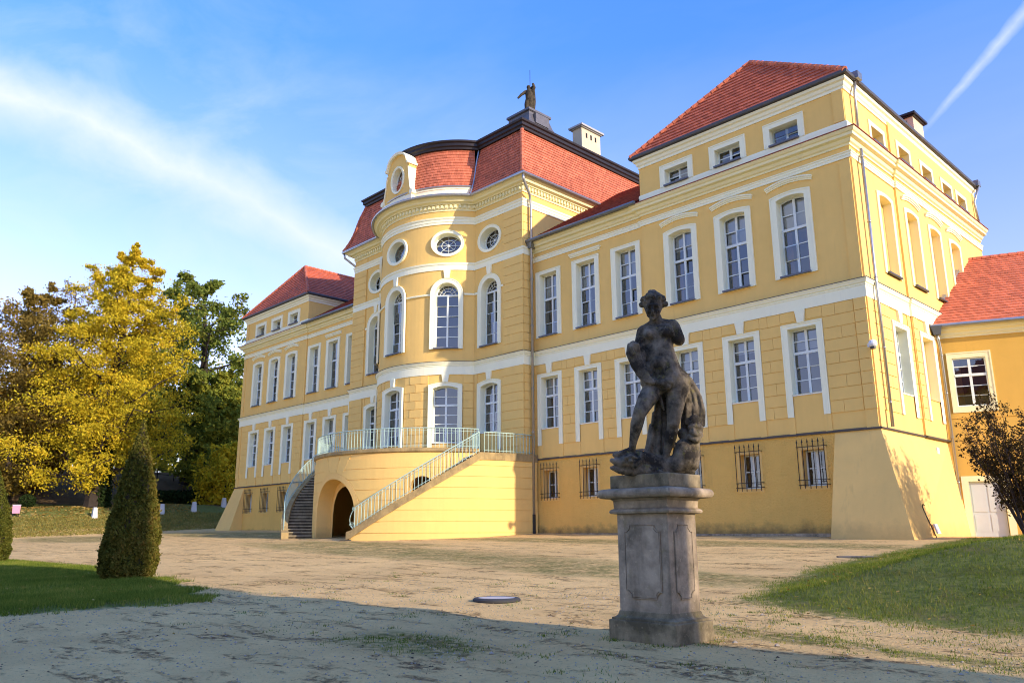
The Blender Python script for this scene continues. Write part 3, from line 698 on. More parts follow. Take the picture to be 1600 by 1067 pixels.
# ---- central block
hs_f = lambda c: [hole('seg', c, .68, 6.29, 8.86, .14), hole('round', c, .66, 11.0, 14.68), hole_oval(c, .78, .62, 17.0)]
for sg in (1, -1):
    lo, hi = (XJ, XR) if sg > 0 else (-XR, -XJ); c = sg*5.391; hs = hs_f(c)
    wl = part('wall', MB().strips(svals(lo, hi, hs), .3, 19.3, hs, lambda s, z: (s, YF, z)), 'plaster_yellow', palace)
    place(T_RG, palace, c, YF); place(T_RU, palace, c, YF); place(T_OC, palace, c, YF)
    sd = part('side_wall', MB().add([(sg*XR,YF,.3),(sg*XR,14,.3),(sg*XR,14,19.3),(sg*XR,YF,19.3)], [(0,1,2,3)]), 'plaster_yellow', palace)
    # impost moulding beside the arched window, corner pier of cut blocks, ground-floor piers
    R_ = lambda a, b: (a, b) if sg > 0 else (-b, -a)
    im = MB()
    for a, b in ((XJ+.02, 5.391-.94), (5.391+.94, 6.5)): p, q = R_(a, b); im.box(p, q, YF-.07, YF+.02, 13.96, 14.08)
    part('impost', im, 'trim', palace)
    pr = part('corner_pier', MB().box(*R_(6.56, XR-.005), YF-.045, YF+.02, LEDGE, 18.9), 'plaster_yellow', palace)
    far_mb = None if sg > 0 else MB()
    for z0, n in ((5.354, NC), (BELT_T+.06, 11), (15.86, 5)):
        h = CH if z0 < 6 else ((15.42-z0)/n if z0 < 15 else (18.14-z0)/n)
        for k in range(n):
            p, q = R_(6.57, XR+.02); za, zb_ = z0+k*h+GAP/2, z0+(k+1)*h-GAP/2
            block(pr, (p+q)/2, YF-.045, 0, q-p, za, zb_, .028, mb=far_mb)
            block(pr, sg*XR, (YF+YW)/2-.02, sg*PI/2, YW-YF-.06, za, zb_, .03, mb=far_mb)
    for a, b in ((XJ+.03, 5.391-.945), (5.391+.945, 6.54)): p, q = R_(a, b); courses(wl, p, q, lambda s: (s, YF, 0), mb=far_mb)
    if far_mb: tag(part('rustic_blocks', far_mb, 'plaster_block', pr), None, kind='stuff')
# bow
am = math.asin(3.162/RB); bow_ax = (-am, 0, am)
hb = []
for a in bow_ax:
    k = 1/RB
    f1 = ztop('seg', .68, 8.86, .14); f2 = ztop('round', .66, 14.68, 0)
    for hw, fb, ft in ((.69, lambda s: 5.82, f1), (.67, lambda s: 11.0, f2)):
        hb.append((a-math.asin(hw/RB), a+math.asin(hw/RB), fb, lambda s, a=a, ft=ft, hw=hw: ft(max(-hw+.01, min(hw-.01, RB*math.sin(s-a))))))
    g = lambda s, a=a: .63*math.sqrt(max(0, 1-(RB*math.sin(s-a)/.79)**2))
    hb.append((a-math.asin(.79/RB), a+math.asin(.79/RB), lambda s, g=g: 17.0-g(s), lambda s, g=g: 17.0+g(s)))
bw = part('bow_wall', MB().strips(svals(-aJ, aJ, hb, .05), .3, 19.3, hb, lambda s, z: (RB*math.sin(s), CY-RB*math.cos(s), z)), 'plaster_yellow', palace)
for a in bow_ax:
    x, y = (RB+.015)*math.sin(a), CY-(RB+.015)*math.cos(a)
    for T in (T_RGB, T_RU, T_OC): place(T, palace, x, y, a)
ba = lambda s: (RB*math.sin(s/RB), CY-RB*math.cos(s/RB), s/RB)
ed = [-aJ*RB+.05]
for a in bow_ax: ed += [a*RB-.96, a*RB+.96]
ed.append(aJ*RB-.05)
for p, q in zip(ed[::2], ed[1::2]):
    if q-p > .12: courses(bw, p, q, ba, unit=.62)
im = MB()
for p, q in zip(ed[::2], ed[1::2]):
    im.sweep([ba(s)[:2] for s in np.linspace(p, q, 8)], [(0,13.96),(.07,13.96),(.09,14.0),(.09,14.05),(0,14.09)])
part('impost', im, 'trim', palace)
PB2 = [(0,15.42),(.05,15.42),(.05,15.72),(.08,15.74),(.10,15.82),(.10,15.846),(0,15.86)]
PB3 = [(0,18.14),(.05,18.14),(.05,18.28),(.075,18.29),(.075,18.42),(.11,18.46),(.13,18.53),(.13,18.55),(0,18.565)]
part('window_band', MB().sweep(P_RIS, PB2), 'trim', palace); part('frieze_band', MB().sweep(P_RISFULL, PB3), 'trim', palace)
part('crowning_cornice', MB().sweep(P_RISFULL, [(0,18.95),(.05,18.95),(.05,19.03),(.09,19.06),(.09,19.28),(.22,19.30),(.24,19.36),(.40,19.40),(.44,19.50),(.56,19.57),(.60,19.64),(0,19.68)]), 'trim_cream', palace)
dn = MB(); L = P_RISFULL
for (x0, y0), (x1, y1) in zip(L, L[1:]):
    d = Vector((x1-x0, y1-y0)); ln = d.length; a = math.atan2(d.y, d.x); n = max(1, round(ln/.235))
    for i in range(n):
        t = (i+.5)/n; block(None, x0+d.x*t, y0+d.y*t, a, .13, 19.09, 19.27, .18, mb=dn)
tag(part('dentils', dn, 'trim_cream', palace), None, kind='stuff')
# mansard of stepped courses with a flared foot
pr = []; nC = 17
mo = lambda t: .60-1.05*t - .16*math.sin(PI*min(1, t*1.4))*(1-t); mz = lambda t: 19.72+3.30*t
for k in range(nC): pr += [(mo(k/nC)+.035, mz(k/nC)), (mo((k+1)/nC)+.0, mz((k+1)/nC)-.004)]
prc = pr+[(-.62,23.02),(-.62,19.72)]
man = part('mansard_roof', MB().sweep([(XJ, YF), (XR, YF), (XR, 14)], prc), 'roof_tile_bright', palace); part('mansard_roof', MB().sweep(mir([(XJ, YF), (XR, YF), (XR, 14)]), prc), 'roof_tile_bright', palace)
bo = lambda t: .08-.53*t-.05*math.sin(PI*t); bz_ = lambda t: 20.40+2.62*t; prb = [(.64,19.71),(.60,19.74),(.40,19.84),(.40,19.86),(.10,20.0)]
for k in range(14): prb += [(bo(k/14)+.03, bz_(k/14)), (bo((k+1)/14), bz_((k+1)/14)-.004)]
part('bow_roof', MB().sweep(ARC, prb, False), 'roof_tile_bright', man)
for sg in (1, -1):
    hp = MB()
    for k in range(11):
        t0, t1 = k/11, min(1, (k+1.1)/11)
        hp.tube([(sg*(XR+mo(t0)+.03), YF-mo(t0)-.03, mz(t0)+.02), (sg*(XR+mo(t1)+.03), YF-mo(t1)-.03, mz(t1)+.02)], [.12,.10], 7)
    tag(part('ridge_tiles', hp, 'roof_tile_bright', man), None, kind='stuff')
for sg in (1, -1):
    va = MB().tube([(sg*(XJ+.42*mo(t)), YF-mo(t)-.02, mz(t)+.03) for t in np.linspace(0, 1, 8)], .05, 6)
    part('valley_flashing', va, 'zinc_light', man)
def offpath(L, q):
    b = MB().sweep(L, [(q, 0), (q+.001, 0)], False); return [b.v[2*i][:2] for i in range(len(L))]
part('gutter', MB().tube([(x, y, 19.67) for x, y in offpath(P_RISFULL, .68)], .085, 8), 'zinc_light', man)
part('roof_rim', MB().sweep(P_RISFULL, [(-.5,22.96),(-.30,22.96),(-.28,23.08),(-.20,23.14),(-.20,23.30),(-.12,23.36),(-.10,23.46),(-.6,23.60)]), 'dark_metal_roof', man)
ut = MB(); ri = [(-7.55,-.2),(7.55,-.2),(7.55,13.6),(-7.55,13.6)]; li = [(-1.4,6.7),(1.4,6.7),(1.4,9.3),(-1.4,9.3)]
ut.hull8([(x,y,23.5) for x,y in ri], [(x,y,27.9) for x,y in li]).add([(x,y,23.56) for x,y in offpath(ARC, -.5)], [tuple(range(41))])
part('upper_roof', ut, 'dark_metal_roof', man)
# parapet strip and little gutter at the foot of the bow roof
bowp = [(RB*math.sin(a), CY-RB*math.cos(a)) for a in np.linspace(-aJ+.06, aJ-.05, 36)]
part('parapet_strip', MB().sweep(bowp, [(-.1,19.9),(.13,19.9),(.13,20.22),(.17,20.25),(.17,20.33),(-.1,20.36)]), 'trim', man)
part('gutter', MB().tube([(x, y, 20.40) for x, y in offpath(bowp, .17)], .06, 8), 'zinc_light', man)
# dormer over the bow
dz = lambda x: (22.30+.80*math.sqrt(max(0, 1-(x/.98)**2))) if abs(x) < .96 else (22.22 if abs(x) < 1.05 else 20.45+1.6*max(0, (1.36-abs(x))/.31)**1.6)
do_h = [hole_oval(0, .52, .74, 21.5)]; DY = -3.13
sv = sorted(set([round(t, 4) for t in list(np.linspace(-1.36, 1.36, 61))+[-.96,.96,-1.05,1.05]+svals(-1.36, 1.36, do_h)]))
dm = MB().strips(sv, 19.9, dz, do_h, lambda s, z: (s, DY, z))
for a, b in zip(sv, sv[1:]): dm.add([(a,DY,dz(a)),(b,DY,dz(b)),(b,-1.0,dz(b)),(a,-1.0,dz(a))], [(0,1,2,3)])
for x in (-1.36, 1.36): dm.add([(x,DY,19.9),(x,-1,19.9),(x,-1,dz(x)),(x,DY,dz(x))], [(0,1,2,3)])
dorm = part('dormer', dm, 'plaster_yellow', palace)
cp = MB()
pts = [(x, dz(x)) for x in np.linspace(-.95, .95, 25)]; pts = [(-1.12, 22.27)]+[(-1.0,22.27)]+pts+[(1.0,22.27),(1.12,22.27)]
for (x0, z0), (x1, z1) in zip(pts, pts[1:]):
    cp.hull8([(x0,DY-.16,z0-.02),(x1,DY-.16,z1-.02),(x1,-1.2,z1-.02),(x0,-1.2,z0-.02)], [(x0,DY-.20,z0+.13),(x1,DY-.20,z1+.13),(x1,-1.2,z1+.13),(x0,-1.2,z0+.13)])
part('dormer_cap', cp, 'trim', dorm)
for sg in (1, -1):
    vs = MB(); vp = [(sg*x, dz(x+.001)) for x in np.linspace(1.06, 1.36, 10)]+[(sg*1.44, 20.42), (sg*1.5, 20.30)]
    for (x0, z0), (x1, z1) in zip(vp, vp[1:]): vs.hull8([(x0,DY-.09,z0-.03),(x1,DY-.09,z1-.03),(x1,-1.6,z1-.03),(x0,-1.6,z0-.03)], [(x0,DY-.09,z0+.09),(x1,DY-.09,z1+.09),(x1,-1.6,z1+.09),(x0,-1.6,z0+.09)])
    vs.tube([(sg*1.42, DY-.12, 20.34), (sg*1.42, -2.2, 20.34)], .15, 12)
    part('volute', vs, 'trim', dorm)
T_DO = oval_tpl(.52, .74, 21.5, .13, .3)
for nm, m in [('oval_frame', T_DO['frame'])]+T_DO['kids']: link(nm, m, dorm, (0, DY-.005, 0))
part('base_band', MB().box(-1.42, 1.42, DY-.07, DY+.3, 19.86, 20.22), 'trim', dorm)
# lantern pedestal on the ridge
ln_ = MB(); prof = [(1.75,27.6),(1.5,28.2),(1.18,28.9),(1.02,29.45),(1.02,29.62),(1.13,29.70),(1.13,29.86),(1.0,29.92),(.75,30.0)]
for (h0, z0), (h1, z1) in zip(prof, prof[1:]):
    ln_.hull8([(-h0,8-h0,z0),(h0,8-h0,z0),(h0,8+h0,z0),(-h0,8+h0,z0)], [(-h1,8-h1,z1),(h1,8-h1,z1),(h1,8+h1,z1),(-h1,8+h1,z1)])
lant = part('roof_pedestal', ln_, 'lead', palace)
part('hatch', MB().box(1.02,1.32,7.35,8.65,28.75,29.5), 'lead', lant)
# chimneys
ch = part('chimney', MB().box(4.72,5.5,7.27,9.13,23.2,26.72), 'chimney_plaster', palace)
part('cap', MB().box(4.62,5.60,7.17,9.23,26.72,26.78).box(4.52,5.70,7.07,9.33,26.78,26.90), 'concrete', ch)
for y in (7.75, 8.2, 8.65): part('flue', MB().box(5.46,5.503,y-.08,y+.08,26.1,26.45), 'wood_gap', ch)
ch = part('chimney', MB().box(23.2,24.0,11.3,12.7,18.4,21.55), 'chimney_plaster', palace)
part('cap', MB().box(23.1,24.1,11.2,12.8,21.55,21.62).box(23.02,24.18,11.1,12.9,21.62,21.74), 'dark_metal_roof', ch)
part('flue', MB().box(23.45,23.7,11.26,11.31,21.1,21.4), 'wood_gap', ch)
# rain pipes
for sg in (1, -1):
    X = lambda x: sg*x
    pp = MB().tube([(X(8.62),-1.25,19.6),(X(8.6),-1.2,19.3),(X(8.30),-.45,18.75),(X(8.22),-.28,18.2),(X(8.22),-.28,1.0)], .07, 10)
    for z in (17.5,14,11.5,8.2,6): pp.tube([(X(8.22),-.28,z),(X(8.22),-.28,z+.06)], .085, 10)
    dp = part('downpipe', pp, 'zinc_light', palace, True)
    part('rain_hopper', MB().hull8([(X(8.1),-.42,15.75),(X(8.36),-.42,15.75),(X(8.36),-.14,15.75),(X(8.1),-.14,15.75)],[(X(8.0),-.52,16.15),(X(8.46),-.52,16.15),(X(8.46),-.1,16.15),(X(8.0),-.1,16.15)]), 'zinc', dp)
    part('pipe_foot', MB().tube([(X(8.22),-.28,.9),(X(8.22),-.28,2.0)], .085, 10), 'black_plastic', dp)
pp = MB().tube([(25.26,.66,15.55),(25.26,.66,4.75)], .06, 10).tube([(25.33,.62,18.4),(25.27,.66,17.9),(25.22,.66,16.2)], .06, 10)
for z in (15.2,12.5,10.3,7.6,5.6): pp.tube([(25.26,.66,z),(25.26,.66,z+.05)], .075, 10)
part('downpipe', pp, 'zinc_light', palace, True)
[part('rain_hopper', MB().box(25.14,25.55,y,y+.4,18.45,18.75), 'zinc', palace) for y in (.45, 15.0)]
part('downpipe', MB().tube([(25.5,15.2,18.45),(25.25,15.0,17.6),(25.3,15.1,16.3)], .06, 8), 'zinc_light', palace, True)
part('hooked_pipe', MB().tube([(26.28,.78,.75),(25.95,.74,1.75),(25.90,.73,1.95),(25.94,.70,2.02),(26.0,.66,1.98)], .018, 6), 'iron', palace)
part('meter_plate', MB().hull8([(26.17,1.0,1.03),(26.17,1.3,1.03),(26.22,1.3,1.03),(26.22,1.0,1.03)],[(26.07,1.0,1.36),(26.07,1.3,1.36),(26.12,1.3,1.36),(26.12,1.0,1.36)]), 'camera_white', palace)
part('vent_plate', MB().box(25.2,25.28,4.82,5.05,4.05,4.3), 'camera_white', palace)
# ------------------------------------------------------------------ gallery building beside the palace
GA = math.atan2(.387, .922)
gal = thing('gallery_building', 'low orange gallery with red tiled roof joined to the palace side', 'building', (25.08, 6.65, 0), GA)
hs = [hole('rect', 1.18, .61, 6.07, 8.08), hole('rect', 4.6, .61, 6.07, 8.08), hole('rect', 1.18, .60, .6, 3.05)]
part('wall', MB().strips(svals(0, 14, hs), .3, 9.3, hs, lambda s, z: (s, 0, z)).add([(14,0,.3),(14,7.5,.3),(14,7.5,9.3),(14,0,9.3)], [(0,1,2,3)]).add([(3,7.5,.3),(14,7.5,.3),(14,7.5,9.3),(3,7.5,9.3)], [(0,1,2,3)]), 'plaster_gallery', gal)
T_GA = tpl(kind='rect', hw=.61, zb=6.07, zt=8.08, so=.2, st=.24, sb=5.82, transom=7.36, up=2, low=3, dep=.05, proud=.03, sill=None, casing='trim_cream', fw=.05)
for x in (1.18, 4.6): place(T_GA, gal, x, 0)
part('string_course', MB().box(-.02,13.98,-.025,.02,5.58,5.64), 'plaster_gallery', gal)
part('cornice', MB().sweep([(-.05,0),(14,0)], [(0,8.95),(.05,8.95),(.05,9.02),(.10,9.06),(.12,9.16),(.22,9.22),(.28,9.34),(.30,9.42),(0,9.45)]), 'trim_cream', gal)
part('interior_wall', MB().box(.2,13.8,2.5,2.6,.5,9.2), 'interior', gal)
gr_ = MB(); n = 26
for k in range(n):
    a, b = k/n, (k+1)/n; y0, y1, z0, z1 = -.40+6.2*a, -.40+6.2*b, 9.46+4.5*a, 9.46+4.5*b
    x0a, x0b = -.15+.41*(y0+.4), -.15+.41*(y1+.4)
    gr_.add([(x0a,y0,z0-.01),(14.3,y0,z0-.01),(14.3,y0-.02,z0+.03),(x0a,y0-.02,z0+.03),(14.3,y1,z1),(x0b,y1,z1)], [(0,1,2,3),(3,2,4,5)])
gr_.add([(2.4,5.8,13.96),(14.3,5.8,13.96),(14.3,12,9.5),(2.4,12,9.5)], [(0,1,2,3)])
rf = part('roof', gr_, 'roof_tile_bright', gal)
rt = MB()
for i in range(32): rt.tube([(2.3+i*.375,5.8,13.98),(2.3+i*.375+.4,5.8,13.98)], [.13,.11], 7)
tag(part('ridge_tiles', rt, 'roof_tile_bright', rf), None, kind='stuff')
part('verge_flashing', MB().hull8([(-.2,-.42,9.46),(-.08,-.42,9.46),(2.36,5.8,13.96),(2.24,5.8,13.96)],[(-.2,-.42,9.60),(-.08,-.42,9.60),(2.36,5.8,14.1),(2.24,5.8,14.1)]), 'zinc_light', rf)
part('gutter', MB().tube([(-.1,-.47,9.42),(14,-.47,9.42)], .08, 10), 'zinc_light', rf)
gp2 = MB().tube([(.12,-.36,9.1),(.16,-.28,8.85),(.20,-.13,8.5),(.20,-.13,1.15)], .06, 10)
for z in (8.2,6.6,4.8,3): gp2.tube([(.20,-.13,z),(.20,-.13,z+.05)], .075, 10)
dp = part('downpipe', gp2, 'zinc_light', gal, True)
part('rain_hopper', MB().hull8([(.0,-.5,9.05),(.25,-.5,9.05),(.25,-.25,9.05),(.0,-.25,9.05)],[(-.12,-.58,9.42),(.32,-.58,9.42),(.32,-.2,9.42),(-.12,-.2,9.42)]), 'zinc', dp)
part('pipe_foot', MB().tube([(.20,-.13,.95),(.20,-.13,1.2)], .09, 10), 'black_plastic', dp)
dd = MB().box(.60,1.76,.10,.15,.6,3.05)
for r in ((.66,1.14,1.1,1.75),(1.22,1.70,1.1,1.75),(.66,1.14,1.85,2.95),(1.22,1.70,1.85,2.95)): dd.box(r[0],r[1],.085,.11,r[2],r[3])
dr = part('door', dd, 'door_paint', gal)
part('casing', MB().ring([(.33,.6),(2.03,.6),(2.03,3.26),(.33,3.26)], [(.58,.6),(1.78,.6),(1.78,3.05),(.58,3.05)], -.03, .03, .14), 'trim_cream', dr)
part('handle', MB().tube([(1.62,.04,1.95),(1.62,.04,2.15)], .018, 6), 'iron', dr)
# security camera at the palace corner
sc_ = thing('security_camera', 'white dome security camera on a bracket at the palace corner', 'camera', (25.1, -.05, 7.6))
part('bracket', MB().box(-.05,.12,-.22,.05,-.06,.06), 'plate_metal', sc_)
bm = bmesh.new(); bmesh.ops.create_uvsphere(bm, u_segments=16, v_segments=10, radius=.15); me = bpy.data.meshes.new('dome'); bm.to_mesh(me); bm.free(); me.materials.append(MATS['camera_white'])
link('dome', me, sc_, (.16,-.26,.03)); part('lens', MB().tube([(.16,-.26,-.16),(.16,-.26,-.02)], .10, 12), 'black_plastic', sc_)

# ------------------------------------------------------------------ terrace with its double stair
R2, R3 = 6.6, 8.18
ter = thing('terrace_staircase', 'curved yellow terrace with arched passage and two curving outside stairs', 'staircase', (0, 0, 0))
cyl = lambda R: (lambda s, z: (R*math.sin(s), -R*math.cos(s), z))
A0, A1 = math.radians(22.7), math.radians(66.8)
def ahole(c, hw, zt, R=R2):
    f = ztop('round', hw, zt, 0); k = math.asin(hw/R)
    return (c-k, c+k, lambda s: 0, lambda s: f(max(-hw+.002, min(hw-.002, R*math.sin(s-c)))))
AR = [(0, 1.75, 3.85), (math.radians(46.5), .62, 3.85), (-math.radians(46.5), .62, 3.85)]
ah = [ahole(*a) for a in AR]; ahb = [ahole(c, hw+.30, zt+.30) for c, hw, zt in AR]
tw = part('wall', MB().strips(svals(-1.56, 1.56, ah, .05), .2, 5.06, ah, cyl(R2)), 'plaster_buttress', ter)
for c, hw, zt in AR:
    inner = MB()
    pts = outl('round', hw, .2, zt, 0, 25)
    m = lambda x, z, R: ((R*math.sin(c+math.asin(x/R2))), -R*math.cos(c+math.asin(x/R2)), z)
    n = len(pts)
    for i in range(1, n):
        p, q = pts[i], pts[(i+1)%n]; inner.add([m(*p,R2+.03),m(*q,R2+.03),m(*q,R2-.75),m(*p,R2-.75)], [(0,1,2,3)])
    out = outl('round', hw+.29, .2, zt+.29, 0, 25)
    for i in range(1, n):
        p, q, r, s_ = pts[i], pts[(i+1)%n], out[(i+1)%n], out[i]
        inner.add([m(*p,R2+.03),m(*q,R2+.03),m(*r,R2+.03),m(*s_,R2+.03)], [(0,1,2,3)]).add([m(*s_,R2+.03),m(*r,R2+.03),m(*r,R2-.02),m(*s_,R2-.02)], [(0,1,2,3)])
    part('arch_reveal', inner, 'plaster_buttress', ter)
part('inner_wall', MB().strips(svals(-1.56, 1.56, ah, .08), .2, 5.0, [ahole(0, 1.45, 3.5, R2)]+ah[1:], cyl(R2-.75)), 'plaster_buttress', ter)
def course(parent, holes, lo, hi, R, z0, z1, ztopf=None, pr=.025):
    cuts = sorted([lo, hi]+[(h[0]+h[1])/2 for h in holes if h[3]((h[0]+h[1])/2) > z0])
    for a, b in zip(cuts, cuts[1:]): course1(parent, holes, a, b, R, z0, z1, ztopf, pr)
def course1(parent, holes, lo, hi, R, z0, z1, ztopf, pr):
    mb = MB(); sv = svals(lo, hi, holes, .04); f1 = (lambda s: min(z1, ztopf(s))) if ztopf else z1
    mb.strips(sv, z0, f1, holes, cyl(R+pr))
    sv = sorted(sv)
    for a, b in zip(sv, sv[1:]):
        m = (a+b)/2
        for z in (z0, z1):
            if any(h[0] < m < h[1] and h[3](m) > z for h in holes) or (ztopf and ztopf(m) < z): continue
            mb.add([cyl(R)(a,z),cyl(R)(b,z),cyl(R+pr)(b,z),cyl(R+pr)(a,z)], [(0,1,2,3)])
    if mb.f: part('rustic_course', mb, 'plaster_block', parent)
for k in range(8): course(tw, ahb, -1.55, 1.55, R2, .62+k*.52+.014, .62+(k+1)*.52-.014)
for a0, a1, b0, b1 in ((-.045,.045,-.085,.085), (-.135,-.055,-.21,-.095), (.055,.135,.095,.21)):
    part('voussoir', MB().hull8([cyl(R2-.02)(a0,4.16),cyl(R2+.033)(a0,4.16),cyl(R2+.033)(a1,4.16),cyl(R2-.02)(a1,4.16)],[cyl(R2-.02)(b0,4.96),cyl(R2+.033)(b0,4.96),cyl(R2+.033)(b1,4.96),cyl(R2-.02)(b1,4.96)]), 'plaster_block', tw)
TA = math.radians(71)
def arcpath(a, b, n): return [(math.sin(t), -math.cos(t)) for t in np.linspace(a, b, n)]
def sw(R, a, b, n, prof): return MB().sweep([(x*R, y*R) for x, y in arcpath(a, b, n)], prof)
part('coping', sw(R2, -TA, TA, 60, [(-.35,5.0),(-.02,5.0),(.06,5.03),(.10,5.06),(.10,5.20),(.07,5.23),(-.35,5.24)]), 'coping_stone', ter)
fl = MB(); ap = arcpath(-1.56, 1.56, 60); fl.add([(x*(R2-.3), y*(R2-.3), 5.15) for x, y in ap], [tuple(range(60))]); part('terrace_floor', fl, 'step_stone', ter)
zcop = lambda s: 1.2+3.7*min(1, max(0, (abs(s)-A0)/(A1-A0)))
NS = 24
for sg in (1, -1):
    rr = (lambda a, b: (a, b)) if sg > 0 else (lambda a, b: (-b, -a))
    lo, hi = rr(A0, PI/2)
    ow = part('stair_wall', MB().strips(svals(lo, hi, [], .03), .2, lambda s: zcop(s)-.02, [], cyl(R3)), 'plaster_buttress', ter)
    for k in range(8): course(ow, [], lo, hi, R3, .62+k*.52+.014, .62+(k+1)*.52-.014, lambda s: zcop(s)-.36)
    cp = MB(); aa = np.linspace(A0-.015, A1, 26).tolist()+np.linspace(A1+.03, PI/2, 14).tolist()
    for a, b in zip(aa, aa[1:]):
        q = lambda t, R, z: (sg*R*math.sin(t), -R*math.cos(t), z)
        za, zb_ = zcop(a), zcop(b)
        cp.add([q(a,R3-.30,za),q(a,R3+.07,za),q(b,R3+.07,zb_),q(b,R3-.30,zb_), q(a,R3+.07,za-.36),q(b,R3+.07,zb_-.36), q(a,R3,za-.36),q(b,R3,zb_-.36), q(a,R3-.30,.2),q(b,R3-.30,.2)],
               [(0,1,2,3),(1,4,5,2),(4,6,7,5),(0,3,9,8)])
    a = A0-.015; cp.add([q(a,R3-.30,.2),q(a,R3+.07,.2),q(a,R3+.07,zcop(a)),q(a,R3-.30,zcop(a))], [(0,1,2,3)])
    part('stair_coping', cp, 'coping_stone', ter)
    for k in range(NS):
        a, b = A0+(A1-A0)*k/NS, A0+(A1-A0)*(k+1.12)/NS; z1 = .72+4.05*(k+1)/NS; z0 = max(.2, z1-.5)
        q = lambda t, R, z: (sg*R*math.sin(t), -R*math.cos(t), z)
        st = MB().hull8([q(a,R2,z0),q(a,R3-.3,z0),q(b,R3-.3,z0),q(b,R2,z0)],[q(a,R2,z1-.05),q(a,R3-.3,z1-.05),q(b,R3-.3,z1-.05),q(b,R2,z1-.05)])
        sp_ = part('step', st, 'step_stone', ter)
        part('tread', MB().hull8([q(a-.009,R2,z1-.05),q(a-.009,R3-.3,z1-.05),q(b,R3-.3,z1-.05),q(b,R2,z1-.05)],[q(a-.009,R2,z1),q(a-.009,R3-.3,z1),q(b,R3-.3,z1),q(b,R2,z1)]), 'tread_stone', sp_)
    a, b = A0-.05, A0+.02; part('step', MB().hull8([q(a,R2+.02,.3),q(a,R3+.15,.3),q(b,R3+.15,.3),q(b,R2+.02,.3)],[q(a,R2+.02,.86),q(a,R3+.15,.86),q(b,R3+.15,.86),q(b,R2+.02,.86)]), 'step_stone', ter)
    ld_ = MB(); ts = np.linspace(A1, PI/2, 10)
    for a, b in zip(ts, ts[1:]): ld_.add([q(a,R2-1.5,4.78),q(a,R3-.1,4.78),q(b,R3-.1,4.78),q(b,R2-1.5,4.78)], [(0,1,2,3)])
    part('landing', ld_, 'step_stone', ter)
BAR = MB().box(-.011,.011,-.011,.011,0,1).mesh('bar', 'rail_paint')
def railing(pts, h=.98, sp=.2, scroll=None):
    P = [Vector(p) for p in pts]; mb = MB(); up = Vector((0,0,1))
    mb.tube([p+up*h for p in P], .024, 6).tube([p+up*.10 for p in P], .014, 4).tube([p+up*(h-.13) for p in P], .010, 4)
    for p in (P[0], P[-1]): mb.tube([p, p+up*h], .018, 5)
    if scroll is not None:
        p = P[0]; d = (P[0]-P[1]).normalized(); d.z = 0; d.normalize()
        mb.tube([p+d*(.0+.26*math.sin(t*.9))+up*(h-.98*t/3.1) for t in np.linspace(0,3.1,14)], .016, 5)
        mb.tube([p+d*(.13+(.15-.12*t/9)*math.cos(t))+up*(.16+(.15-.12*t/9)*math.sin(t)) for t in np.linspace(0,9,30)], .013, 5)
        mb.tube([p+d*(.10+(.10-.08*t/8)*math.cos(t+1))+up*(h-.06+(.07-.05*t/8)*math.sin(t+1)) for t in np.linspace(0,8,24)], .012, 5)
    r = part('railing', mb, 'rail_paint', ter)
    acc = 0; L = 0
    for a, b in zip(P, P[1:]):
        l = (b-a).length
        while acc <= L+l:
            q = a.lerp(b, (acc-L)/l) if l > 0 else a
            o = link('bar', BAR, r, q+up*.02); o.scale = (1, 1, h-.03); acc += sp
        L += l
def qq(t, R, z): return (R*math.sin(t), -R*math.cos(t), z)
railing([qq(t, R2-.06, 5.24) for t in np.linspace(-TA, TA, 70)])
for sg in (1, -1):
    railing([qq(sg*t, R3-.06, zcop(t)) for t in np.linspace(A0+.03, A1, 40)], scroll=1)
    railing([qq(sg*t, R3-.06, zcop(t)) for t in np.linspace(A1+.03, PI/2-.01, 16)])
    railing([qq(sg*TA, r, 5.1) for r in (R2-.02, R2-.9)], sp=.12)
mh = lambda x, y: Hs(x, y)

# ------------------------------------------------------------------ garden statue and its pedestal
PX, PY = 30.935, -21.555
ped = thing('statue_pedestal', 'weathered grey sandstone pedestal with panelled sides under the statue', 'pedestal', (PX, PY, -.06))
def lvl(mb, rows):
    for (h0, k0, z0), (h1, k1, z1) in zip(rows, rows[1:]):
        mb.hull8([(-h0,-k0,z0),(h0,-k0,z0),(h0,k0,z0),(-h0,k0,z0)], [(-h1,-k1,z1),(h1,-k1,z1),(h1,k1,z1),(-h1,k1,z1)])
    return mb
def bev(o, w=.008, seg=2):
    m = o.modifiers.new('bevel', 'BEVEL'); m.width = w; m.segments = seg; m.limit_method = 'ANGLE'; return o
o = part('plinth', MB().box(-.43,.43,-.335,.335,0,.27), 'mossy_stone', ped); bev(o, .008, 2)
part('base_moulding', lvl(MB(), [(.405,.31,.27),(.405,.31,.292),(.375,.29,.30),(.352,.272,.318),(.342,.266,.345),(.336,.261,.36)]), 'mossy_stone', ped)
o = part('shaft', MB().box(-.332,.332,-.258,.258,.35,1.36), 'pedestal_stone', ped); bev(o, .005)
